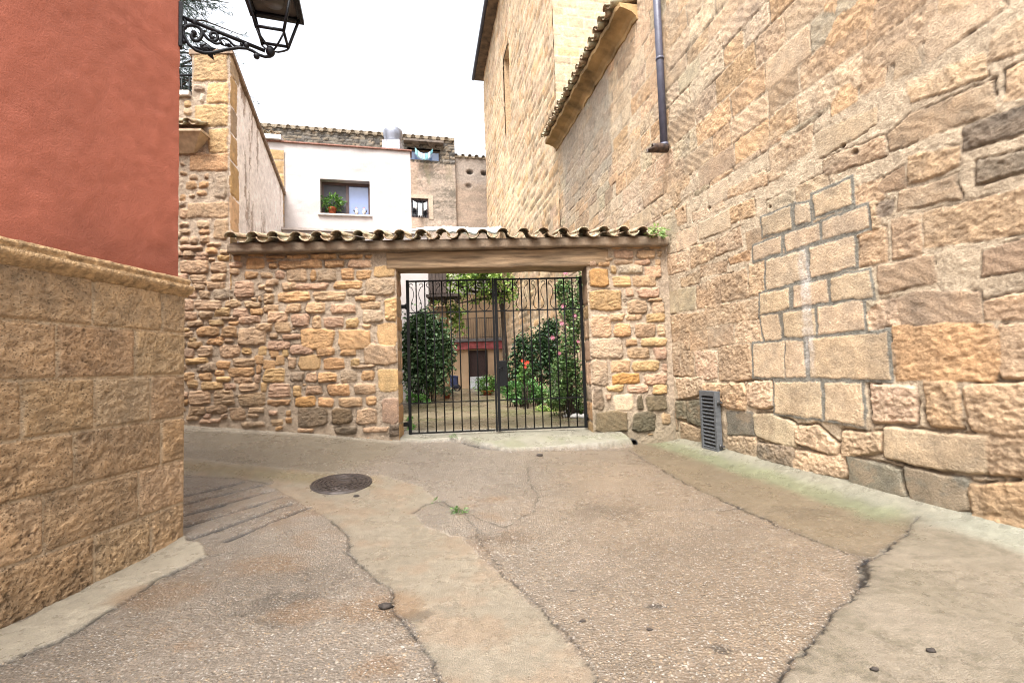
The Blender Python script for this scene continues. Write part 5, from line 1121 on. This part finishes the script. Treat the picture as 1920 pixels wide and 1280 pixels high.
for x in (u0+.4, u1-.7): sh.hexa([BW.w(x, uz1+.08, -.05), BW.w(x+.3, uz1+.08, -.05), BW.w(x+.3, uz1+.08, -.1), BW.w(x, uz1+.08, -.1)], [BW.w(x-.1, uz1+.278, .38), BW.w(x+.4, uz1+.278, .38), BW.w(x+.4, uz1+.278, -.1), BW.w(x-.1, uz1+.278, -.1)])
sh.build('window_hood', M_ow, uw)
wf = MB()
for x0, x1, y0, y1 in ((v0, v0+.1, vz0_, vz1_), (v1-.1, v1, vz0_, vz1_), (v0+.1, v1-.1, vz0_, vz0_+.08), (v0+.1, v1-.1, vz1_-.12, vz1_)): rbox(wf, x0, x1, y0, y1, -.1, -.18, BW)
lw_ = wf.build('window', M_brn, ob); p_ = MB(); rbox(p_, v0+.1, v1-.1, vz0_+.08, vz1_-.12, -.25, -.26, BW); p_.build('pane', glass_mat('dark_glass', (.012, .012, .016)), lw_)
gr2 = MB()
for i in range(5): x = v0+(v1-v0)*(i+1)/6; gr2.tube([BW.w(x, vz0_, -.03), BW.w(x, vz1_, -.03)], .018, 6)
for i in range(4): z = vz0_+(vz1_-vz0_)*(i+1)/5; gr2.tube([BW.w(v0, z, -.03), BW.w(v1, z, -.03)], .018, 6)
gr2.build('window_grille', M_iron, lw_)
sr = MB()
for x0, x1, y0, y1 in ((v1, v1+.3, vz0_-.1, vz1_+.25), (v0-.3, v1, vz1_, vz1_+.25)): rbox(sr, x0, x1, y0, y1, .035, -.05, BW)
sr.build('window_surround', plain('pale_surround', lin(np.array((184, 166, 146))), .85, var=.12), lw_)
# washing
CLO = {'mint': (176, 214, 206), 'aqua': (140, 196, 208), 'pale blue': (180, 206, 222), 'teal': (96, 150, 160), 'white': (222, 222, 222), 'charcoal': (70, 70, 76)}
CM_ = {k: plain('cloth_'+k.replace(' ', '_'), lin(np.array(v)), .9, var=.06, bump=0) for k, v in CLO.items()}
def cloth(mat, lab, p0, p1, drop, group):
    V = []; n = 7; m_ = 5
    for j in range(m_+1):
        for i in range(n+1):
            t = i/n; q = Vector(p0).lerp(Vector(p1), t); q.z -= drop*j/m_*(1+.12*math.sin(i*2.1)); q -= Vector((BW.n[0], BW.n[1], 0))*-.03*math.sin(i*1.9+j)*j/m_; V.append(q)
    mb = MB(); mb.add(V, [(j*(n+1)+i, j*(n+1)+i+1, (j+1)*(n+1)+i+1, (j+1)*(n+1)+i) for j in range(m_) for i in range(n)], True); o = mb.build('laundry_cloth', mat)
    sm = o.modifiers.new('thickness', 'SOLIDIFY'); sm.thickness = .01; tag(o, lab, 'laundry', group)
def catline(x0, z0, x1, z1, sag, t): return BW.w(x0+(x1-x0)*t, z0+(z1-z0)*t-sag*4*t*(1-t), .30)
l0 = BW.pix(776, 278); l1 = BW.pix(813, 281); cl = MB(); cl.tube([catline(l0[0], l0[1], l1[0], l1[1], .45, t) for t in np.linspace(0, 1, 14)], .012, 5)
tag(cl.build('clothesline', M_iron), 'sagging washing line strung under the upper window hood', 'clothesline')
seq = ['aqua', 'mint', 'pale blue', 'mint', 'aqua', 'pale blue', 'teal']
lab = ['aqua towel at the higher end of the sagging upper line', 'second cloth of the upper line, pale mint', 'pale blue cloth third along the sagging upper line', 'mint cloth at the lowest dip of the upper line', 'aqua cloth just past the dip of the upper line', 'sixth cloth of the upper line, pale blue', 'small teal cloth ending the upper line']
for i, c in enumerate(seq):
    t0, t1 = .05+i*.13, .05+i*.13+.115; cloth(CM_[c], lab[i], catline(l0[0], l0[1], l1[0], l1[1], .45, t0), catline(l0[0], l0[1], l1[0], l1[1], .45, t1), .42 if i != 6 else .25, 'washing on the upper line')
l0 = BW.pix(773, 378); l1 = BW.pix(803, 380); cl = MB(); cl.tube([catline(l0[0], l0[1], l1[0], l1[1], .2, t) for t in np.linspace(0, 1, 10)], .012, 5)
tag(cl.build('clothesline', M_iron), 'short washing line before the small barred window', 'clothesline')
for i, (t0, t1, c, dr, lb) in enumerate(((.06, .26, 'white', .45, 'white cloth at the start of the barred window line'), (.34, .6, 'white', .85, 'longest white cloth hanging at the barred window'), (.7, .92, 'white', .5, 'white cloth at the far end of the barred window line'))):
    cloth(CM_[c], lb, catline(l0[0], l0[1], l1[0], l1[1], .2, t0), catline(l0[0], l0[1], l1[0], l1[1], .2, t1), dr, 'washing at the barred window')
# ================================================================== house at the end of the courtyard
EY = 25.0; EW = Wall((0, EY), (1, .0)); EW = EW if EW.n[1] < 0 else Wall((0, EY), (1, .0), flip=True)
eh = thing('courtyard_house', 'ochre house at the end of the courtyard with a dark door and railed balcony', 'house', (-3, 26, .2))
M_och = plain('ochre_plaster', lin(np.array((188, 158, 126))), .85, var=.12, scale=1.2, bump=.3); ex0 = EW.pix(780, 600)[0]; ex1 = -.50
d0_, dz1_ = EW.pix(878, 657); d1_, _ = EW.pix(914, 657); bmz1, bmz0 = EW.pix(880, 641)[1], EW.pix(880, 655)[1]; flz = EW.pix(880, 548)[1]
hb = MB(); rbox(hb, ex0, d0_, 0, bmz0, 0, -3, EW); rbox(hb, d1_, ex1, 0, bmz0, 0, -3, EW); rbox(hb, d0_, d1_, dz1_, bmz0, 0, -3, EW); hb.build('ground_floor_wall', M_och, eh)
hb = MB(); rbox(hb, ex0, ex1, bmz0+.001, flz, -.8, -3, EW); hb.build('upper_wall', M_och, eh)
hb = MB(); rbox(hb, ex0, ex1, flz+.001, 8.2, -.78, -3, EW); hb.build('top_wall', M_white, eh)
dd = MB(); rbox(dd, d0_, d1_, .2, dz1_, -.16, -.22, EW); door = dd.build('door', plain('dark_brown_wood', lin(np.array((58, 36, 32))), .6, var=.2, scale=8, stretch=(6, 1, 1)), eh)
dk = MB(); rbox(dk, d0_, d1_, .20, EW.pix(890, 706)[1], -.06, -.13, EW); dk.build('white_panel', plain('white_board', lin(np.array((214, 216, 220))), .6, bump=0), door)
bm = MB(); a = ex0; nseg = 24
for i in range(nseg):
    x0 = ex0+(ex1-ex0)*i/nseg; x1 = ex0+(ex1-ex0)*(i+1)/nseg; s0 = .06*math.sin(i*.7); rbox(bm, x0, x1+.002, bmz0+.03*math.sin(i*.5), bmz1-.02+.02*math.sin(i*.9), .26+s0*.3, -.02, EW)
bm.build('red_beam', plain('dusty_red_beam', lin(np.array((164, 84, 84))), .8, var=.25, scale=3), eh)
sb = MB(); rbox(sb, ex0-.1, ex1, bmz1, bmz1+.16, .38, -.8, EW); sb.build('balcony_slab', plain('grey_slab', lin(np.array((120, 116, 116))), .8, var=.2), eh)
rzt = EW.pix(880, 598)[1]; rlg = MB(); rlg.tube([EW.w(ex0, rzt, .3), EW.w(ex1, rzt, .3)], .02, 6); rlg.tube([EW.w(ex0, bmz1+.22, .3), EW.w(ex1, bmz1+.22, .3)], .015, 6)
for i in range(40): x = ex0+(ex1-ex0)*i/39; rlg.tube([EW.w(x, bmz1+.16, .3), EW.w(x, rzt, .3)], .012, 5, cap=False)
rlg.build('balcony_railing', plain('dark_railing', lin(np.array((70, 62, 56))), .6, bump=0), eh)
# pale foam-coated roof
rfm = MB(); n = 40; V = []; rg = np.random.default_rng(8)
fz0 = at(860, 441, 20)[2]; fz1 = at(860, 426, 24.4)[2]
for j in range(7):
    for i in range(n+1):
        x = -5.2+(5.2-.35)*i/n; y = 19.2+5.2*j/6; V.append((x, y, fz0+(fz1-fz0)*j/6+rg.normal()*.03+.08*math.sin(x*1.3)))
rfm.add(V, [(j*(n+1)+i, j*(n+1)+i+1, (j+1)*(n+1)+i+1, (j+1)*(n+1)+i) for j in range(6) for i in range(n)], True)
ro = rfm.build('foam_roof', plain('pale_foam', lin(np.array((206, 210, 208))), .8, var=.06, scale=3, bump=.8, bscale=9), eh); s_ = ro.modifiers.new('thickness', 'SOLIDIFY'); s_.thickness = .12; s_.offset = -1
# dark wooden balcony on the side of the white house
sb0 = at(803, 505, 17.5); sb1 = at(836, 550, 17.5); sc_ = 17.5/F
wb = thing('wooden_balcony', 'dark brown wooden shutter over a small jutting balcony in the courtyard', 'balcony', (sb0[0]+.3, 17.6, 3.4))
m_ = MB(); m_.box(((sb0[0]+sb1[0])/2, 17.6, (sb1[2]+sb0[2]+.6)/2), (33*sc_, .12, sb0[2]+.6-sb1[2]))
for i in range(5): m_.box((sb0[0]+33*sc_*(i+.5)/5, 17.53, (sb1[2]+sb0[2]+.6)/2), (33*sc_/5-.02, .03, sb0[2]+.55-sb1[2]))
m_.build('shutter', plain('dark_shutter', lin(np.array((74, 60, 52))), .7, var=.2, scale=6), wb)
c1 = at(832, 556, 17.2); m_ = MB(); m_.box((c1[0], 17.3, c1[2]), (60*sc_, .9, .10)); 
for i in range(3): m_.box((c1[0]-.5+.5*i, 17.35, c1[2]-.13), (.09, .8, .16))
m_.build('floor_boards', plain('dark_boards', lin(np.array((60, 48, 42))), .7), wb)
c2 = at(818, 590, 17.6); m_ = MB(); m_.box((c2[0], 18.0, 1.9), (36*sc_, .7, c1[2]-.1-.2+.0)); m_.build('support_wall', M_och, wb)
s0 = at(745, 600, 17.9); m_ = MB(); m_.box((s0[0]+.0, 18.2, 2.9), (1.25*2, .5, 5.6)); m_.build('side_wall', M_white, wb)
# ================================================================== courtyard plants
M_bark = plain('bark', lin(np.array((72, 60, 50))), .9, var=.3, scale=18, bump=.7, stretch=(1, 1, .3))
def gpx(px, py, z=.24): r = ray(px, py); t = (z-HC)/r[2]; p = CAM+r*t; return p
def mass(name, label, cat, boxes, Y, n, size, cols, seed, ratio=.65, depth=.5, shell=.5, gap=.0, stems=True, drop=.15, group=None, sr_=.03):
    """foliage made of leaf clumps whose middles are given as photo points at distance Y: (px, py, rx_px, ry_px)"""
    bl = []; s = Y/F
    for b_ in boxes:
        px, py, rx, ry = b_[:4]; yy = Y+(b_[4] if len(b_) > 4 else 0); c = at(px, py, yy); bl.append((tuple(c), (rx*s, max(.12, depth*rx*s*1.2), ry*s)))
    c0 = bl[0][0]; t = thing(name, label, cat, (c0[0], c0[1], .24), group)
    leaves('foliage', M_leaf, cloud(bl, n, seed, shell, gap), size, cols, t, seed, ratio=ratio, drop=drop)
    if stems:
        m_ = MB(); rg = random.Random(seed)
        for c, r in bl:
            for _ in range(4):
                x = c[0]+rg.uniform(-.5, .5)*r[0]; y = c[1]+rg.uniform(-.4, .4)*r[1]
                m_.tube([(c0[0]+(x-c0[0])*.5, c0[1], .2), ((x+c0[0])/2+rg.uniform(-.1, .1), (y+c0[1])/2, (c[2]+.2)/2), (x, y, c[2]+r[2]*.4)], [.4*sr_, .3*sr_, .1*sr_], 6)
        m_.build('stems', M_bark, t)
    return t
IV = [lin(np.array(q)) for q in ((46, 74, 42), (62, 92, 54), (38, 60, 38), (80, 110, 68), (116, 144, 100), (140, 164, 124))]
mass('ivy_bush', 'big dense dark ivy bush filling the courtyard just inside the gate post', 'shrub', [(786, 650, 34, 60), (800, 630, 30, 50), (775, 700, 22, 40), (812, 690, 30, 46), (790, 605, 22, 22), (825, 640, 22, 44), (838, 660, 18, 40, .6), (770, 640, 12, 50)], 16.0, 11000, .11, IV, 11, ratio=.85, drop=.5)
# tree with its bright crown
TY = 19.0; tb_ = gpx(948, 708); tr = thing('courtyard_tree', 'slim tree with a loose yellow green crown spreading over the courtyard', 'tree', (tb_[0], TY, .24))
P_ = [at(951, 718, TY), at(948, 670, TY), at(945, 620, TY), at(942, 580, TY), at(940, 555, TY)]; m_ = MB(); m_.tube([tuple(p) for p in P_], [.15, .12, .10, .09, .09], 10)
for ends in ((925, 535, 905, 520), (915, 550, 880, 545), (950, 530, 955, 505), (930, 540, 890, 500), (905, 560, 850, 570), (960, 540, 975, 520), (880, 545, 845, 530)):
    a = at(ends[0], ends[1], TY-.3); b_ = at(ends[2], ends[3], TY-.6); m_.tube([tuple(at(940, 556, TY)), tuple(a), tuple(b_)], [.10, .06, .015], 7)
m_.build('trunk', M_bark, tr)
cr_ = [(905, 530, 32, 24), (870, 520, 26, 22), (935, 520, 26, 18), (838, 545, 22, 22), (880, 555, 22, 16), (850, 585, 20, 20), (900, 505, 30, 18), (955, 545, 16, 22), (845, 520, 20, 16), (860, 610, 14, 16), (925, 560, 18, 10), (818, 560, 14, 14), (965, 565, 8, 16)]
bl = [(tuple(at(px, py, TY-.8+.5*math.sin(i*2))), (rx*TY/F, rx*TY/F*.8, ry*TY/F)) for i, (px, py, rx, ry) in enumerate(cr_)]
leaves('crown', M_leaf, cloud(bl, 4200, 21, .25, .62), .17, YGR, tr, 21, ratio=.5, drop=.35)
mass('wall_ivy', 'dark ivy climbing low on the church wall beyond the roses', 'ivy', [(985, 680, 22, 50), (1010, 665, 20, 50), (1030, 640, 22, 40), (1040, 690, 20, 50), (965, 690, 14, 36), (975, 650, 12, 26), (1035, 612, 16, 16)], 13.2, 6500, .085, DGR, 31, ratio=.8, gap=.15, drop=.4)
rs = mass('climbing_rose', 'tall climbing rose with pink blooms just inside the right gate post', 'rose', [(1062, 560, 18, 40), (1078, 600, 16, 50), (1068, 660, 20, 40), (1055, 700, 22, 36), (1082, 720, 14, 44), (1050, 540, 10, 18), (1090, 540, 10, 30), (1045, 740, 20, 20)], 9.9, 6800, .066, [lin(np.array(q)) for q in ((86, 118, 62), (110, 140, 80), (62, 92, 50), (132, 154, 98))], 41, ratio=.6, gap=.22, drop=.25, sr_=.018)
M_pk = plain('pink_petals', lin(np.array((226, 150, 168))), .6, var=.12, bump=0); M_or = plain('red_petals', lin(np.array((226, 84, 60))), .6, var=.1, bump=0)
def flower(px, py, Y, r, mat, par):
    c = at(px, py, Y); m_ = MB()
    for k in range(3):
        for i in range(6):
            a = i*math.pi/3+k*.5; R_ = r*(1-.28*k); d = Vector((math.cos(a), -.5+.1*k, math.sin(a))); e = Vector((-math.sin(a), 0, math.cos(a))); c_ = Vector(c)+Vector((0, -.015*k, 0))
            m_.add([c_, c_+d*R_*.55+e*R_*.45, c_+d*R_*(1-.1*k), c_+d*R_*.55-e*R_*.45], [(0, 1, 2, 3)])
    m_.build('bloom', mat, par)
for px, py, r in ((1060, 511, .062), (1056, 574, .055), (1077, 592, .05), (1053, 606, .052), (1036, 633, .055), (1048, 662, .05), (1084, 640, .04)): flower(px, py, 9.5, r, M_pk, rs)
rt_ = MB(); p0 = gpx(1050, 760); rt_.tube([tuple(at(1052, 762, 10.6)), tuple(at(1047, 720, 10.6)), tuple(at(1052, 690, 10.5))], [.13, .11, .05], 9); rt_.build('old_stump', plain('pale_bark', lin(np.array((150, 140, 128))), .9, var=.25, scale=14), rs)
gm2 = mass('geranium', 'red flowering geranium glowing before the dark wall ivy', 'geranium', [(985, 690, 10, 10), (978, 705, 12, 10)], 12.3, 260, .07, GRN, 51, ratio=.8)
for px, py in ((980, 676), (986, 681), (984, 688), (989, 679)): flower(px, py, 12.1, .055, M_or, gm2)
mass('mint_bush', 'low broad bright green bush edging the courtyard paving', 'bush', [(965, 735, 20, 16), (990, 730, 22, 20), (1010, 738, 20, 16), (980, 745, 26, 10), (950, 725, 14, 12)], 13.0, 3600, .075, [lin(np.array(q)) for q in ((74, 118, 56), (96, 142, 72), (56, 92, 44), (116, 156, 92))], 61, ratio=.7)
mass('leafy_shrub', 'yellow green leafy shrub at the foot of the climbing rose', 'shrub', [(1050, 755, 18, 16), (1070, 745, 18, 24), (1035, 750, 14, 14), (1085, 760, 10, 18)], 10.4, 1500, .075, [lin(np.array(q)) for q in ((92, 124, 56), (70, 100, 44), (124, 148, 74))], 71, ratio=.6, gap=.1, sr_=.015)
mass('ground_cover', 'pale green ground cover creeping over the paving edge', 'plant', [(1015, 765, 10, 4), (1028, 768, 12, 5), (1040, 772, 12, 6)], 11.4, 700, .05, YGR, 81, stems=False)
mass('weed_clump', 'bright weeds at the foot of the dark ivy bush', 'weeds', [(776, 748, 12, 7), (790, 744, 10, 5), (768, 742, 6, 9), (800, 752, 8, 4)], 15.3, 1000, .07, [lin(np.array(q)) for q in ((96, 150, 66), (120, 170, 86), (78, 120, 54))], 91, stems=False)
mass('weed_clump', 'small weeds sprouting beside the gate hinge post', 'weeds', [(771, 802, 5, 8), (768, 785, 4, 6)], 8.75, 160, .05, [lin(np.array(q)) for q in ((96, 150, 66), (120, 170, 86))], 92, stems=False)
for px, py, Y, r, h, lab, fr_, n, size, cols in (
    (815, 746, 15.0, .17, .24, 'terracotta pot with a feathery bright green plant near the ivy bush', (.36, .3, .34), 1300, .075, YGR[:2]+GRN[:2]),
    (838, 747, 15.0, .14, .20, 'smaller terracotta pot with a grey green succulent beside the cart', (.24, .2, .14), 420, .075, [lin(np.array((120, 146, 118))), lin(np.array((92, 120, 92)))]),
    (914, 740, 16.4, .24, .20, 'round leafy plant in a low clay pot by the gate meeting stile', (.44, .36, .34), 1700, .08, GRN)):
    c = gpx(px, py); pt = pot('potted_plant', lab, 'potted plant', (c[0], c[1], .235), r, h, group='clay pots in the courtyard'); leafy(pt, (c[0], c[1], .235+h+fr_[2]*.6), fr_, n, size, cols, seed=int(px), ratio=.4 if px < 820 else .6)
# shopping cart by the door
kc = gpx(852, 733); kt_ = thing('shopping_cart', 'dark blue two-wheeled shopping cart parked beside the ivy bush', 'cart', (kc[0], kc[1], .235)); bx, by = kc[0], kc[1]
M_bl = plain('navy_fabric', lin(np.array((38, 46, 78))), .8, var=.12, bump=.1); m_ = MB(); m_.hexa([(bx-.22, by-.14, .42), (bx+.2, by-.14, .36), (bx+.2, by+.16, .36), (bx-.22, by+.16, .42)], [(bx-.34, by-.18, 1.02), (bx+.18, by-.18, .92), (bx+.18, by+.2, .92), (bx-.34, by+.2, 1.02)]); m_.build('bag', M_bl, kt_, bevel=.03)
m_ = MB(); m_.hexa([(bx-.36, by-.2, 1.02), (bx+.2, by-.2, .925), (bx+.2, by+.22, .925), (bx-.36, by+.22, 1.02)], [(bx-.35, by-.19, 1.07), (bx+.19, by-.19, .975), (bx+.19, by+.21, .975), (bx-.35, by+.21, 1.07)]); m_.build('flap', M_bl, kt_)
m_ = MB()
for sy in (-.15, .17): m_.tube([(bx+.12, by+sy, .34), (bx-.30, by+sy, .9), (bx-.55, by+sy, 1.35)], .018, 7)
m_.tube([(bx-.55, by-.15, 1.35), (bx-.55, by+.17, 1.35)], .02, 7); m_.build('handle', M_iron, kt_)
for sy in (-.22, .24):
    m_ = MB(); c = Vector((bx+.12, by+sy, .385)); R_ = .15; P_ = [c+Vector((R_*math.cos(a), 0, R_*math.sin(a))) for a in np.linspace(0, 2*math.pi, 21)]; m_.tube(P_, .028, 7, cap=False)
    for k in range(5): a = k*2*math.pi/5; m_.tube([c, c+Vector((R_*math.cos(a), 0, R_*math.sin(a)))], .012, 5)
    m_.build('wheel', plain('black_rubber', (.015, .015, .016), .7, bump=0), kt_)
# white stones by the right jamb
rk = [lin(np.array((214, 212, 206))), lin(np.array((186, 184, 180)))]; M_ws = plain('white_rock', rk[0], .8, var=.15, scale=8, bump=.5)
for i, (px, py, r) in enumerate(((1070, 772, .13), (1086, 776, .17), (1094, 768, .12), (1080, 783, .10), (1064, 782, .08), (1098, 784, .10))):
    c = gpx(px, py, .24); m_ = MB(); m_.ball((c[0], c[1], .24+r*.35), r, 10, 7, (1.3, 1, .6), .12); o = m_.build('white_rock', M_ws)
    tag(o, ['flat white rock lying furthest into the bed by the rose', 'largest white rock in the heap by the right gate post', 'white rock against the right jamb, top of the heap', 'white rock at the near edge of the heap', 'smallest white rock, nearest the gate bars', 'white rock tucked against the right hinge stile'][i], 'rock', 'white rocks by the gate jamb')
# ================================================================== conifer behind the wall
TX, TYc = -8.75, 11.2; ct_ = thing('cedar_tree', 'dark cedar tree behind the tall house end, sparse drooping sprays', 'tree', (TX, TYc, .3))
m_ = MB(); m_.tube([(TX, TYc, .3), (TX+.05, TYc, 6), (TX, TYc, 14)], [.3, .22, .05], 10); rg = random.Random(5); pts = []; dirs = []
for i in range(150):
    z = rg.uniform(6.5, 13.5); a = rg.uniform(0, 2*math.pi); L = min(1.9, (14.4-z)*.4)*rg.uniform(.5, 1.1)+.2; e = Vector((TX+L*math.cos(a), TYc+L*math.sin(a), z+.25*L-.15*L*L*.3)); b_ = Vector((TX, TYc, z)); mid_ = b_.lerp(e, .5)+Vector((0, 0, .12*L)); m_.tube([b_, mid_, e], [.035, .022, .006], 5)
    for k in range(34):
        t = rg.uniform(.22, 1.0); p = b_.lerp(e, t)+Vector((rg.gauss(0, .10), rg.gauss(0, .10), rg.gauss(-.05, .10)+.45*L*t*(1-t)*.5)); d = (e-b_).normalized()
        for q in range(5): pts.append(p+Vector((rg.gauss(0, .05),)*3)); dirs.append((d.x+rg.gauss(0, .6), d.y+rg.gauss(0, .6), -.35+rg.gauss(0, .4)))
m_.build('trunk', M_bark, ct_)
leaves('crown', M_leaf, pts, .15, [lin(np.array(q)) for q in ((52, 70, 62), (70, 90, 84), (40, 56, 50), (92, 110, 108))], ct_, 5, ratio=.13, dirs=dirs, flat=0)
# ================================================================== on the street
mh = gp(641, 907); mz = street_z(*mh); mr_ = .335
mc = thing('manhole_cover', 'round cast iron manhole cover with ringed pattern set in the street', 'manhole cover', (mh[0], mh[1], mz))
M_ci = plain('cast_iron', lin(np.array((84, 76, 72))), .45, metal=.5, var=.3, scale=22, bump=.25)
nx_ = Vector((-(street_z(mh[0]+.3, mh[1])-street_z(mh[0]-.3, mh[1]))/.6, -(street_z(mh[0], mh[1]+.3)-street_z(mh[0], mh[1]-.3))/.6, 1)).normalized(); RM = nx_.to_track_quat('Z', 'Y').to_matrix()
def mpt(mb): mb.v = [tuple(RM @ Vector(v)+Vector((mh[0], mh[1], mz+.012))) for v in mb.v]; return mb
m_ = MB(); m_.lathe([(mr_*.93, -.03), (mr_*.93, .0), (mr_*.95, .006), (mr_*1.0, .006), (mr_*1.02, -.03)], n=48); mpt(m_).build('rim', M_ci, mc)
m_ = MB(); prof = [(.001, .006), (.05, .006), (.052, .0)]
for r in (.09, .14, .19, .24, .285): prof += [(r, 0), (r+.004, .008), (r+.022, .008), (r+.026, 0)]
prof += [(mr_*.92, 0), (mr_*.925, -.03)]; m_.lathe(prof, n=48, smooth=False)
for k in range(24):
    a = k*math.pi/12
    for r in (.118, .17, .22, .268): m_.box((r*math.cos(a+r*9), r*math.sin(a+r*9), .004), (.018, .022, .008), Matrix.Rotation(a+r*9, 3, 'Z'))
mpt(m_).build('cover', M_ci, mc)
M_dk = plain('dark_debris', lin(np.array((58, 50, 44))), .8, var=.3, scale=30, bump=.4)
for i, (px, py, r, lb) in enumerate(((722, 1141, .030, 'dark lump of stone lying beside the long street crack'), (668, 930, .022, 'dark twig-like chip next to the manhole cover'), (1012, 854, .035, 'dark flat chip lying below the gate threshold'), (1092, 1166, .012, 'small black pebble in the middle of the street'), (1218, 1183, .011, 'black pebble beside the shallow pothole'), (1745, 1222, .016, 'black dropping on the smooth concrete at the street edge'), (1640, 1258, .014, 'long dark scrap on the smooth concrete near the big crack'))):
    x, y = gp(px, py); z = street_z(x, y); m_ = MB(); m_.ball((x, y, z+r*.35), r, 8, 6, (1.5, .8, .55), .25); tag(m_.build('street_debris', M_dk), lb, 'debris', 'bits lying on the street')
for i, (px, py, n, r, lb) in enumerate(((862, 962, 110, .075, 'tuft of green weed growing in the street crack'), (850, 828, 60, .07, 'little weed sprouting at the edge of the gate threshold'), (818, 942, 25, .04, 'tiny green sprig at the tip of the forked crack'))):
    x, y = gp(px, py); z = street_z(x, y)+.01; t = thing('weed', lb, 'weed', (x, y, z), 'weeds in the street'); leaves('leaves', M_leaf, cloud([((x, y, z+.015), (r, r*.7, .03))], n, 7+i, .1), .026, [lin(np.array(q)) for q in ((70, 104, 44), (92, 126, 60))], t, 7+i, ratio=.5)
ap, az = FW.pix(1225, 437); ag = thing('wall_plant', 'pale green plant growing on the roof tiles against the church wall', 'plant', FW.w(ap, az, .1))
leaves('leaves', M_leaf, cloud([(FW.w(ap, az-.02, .12), (.16, .12, .09))], 150, 5, .1), .08, [lin(np.array(q)) for q in ((150, 176, 110), (176, 192, 128), (122, 150, 86))], ag, 5, ratio=.5, drop=.4)
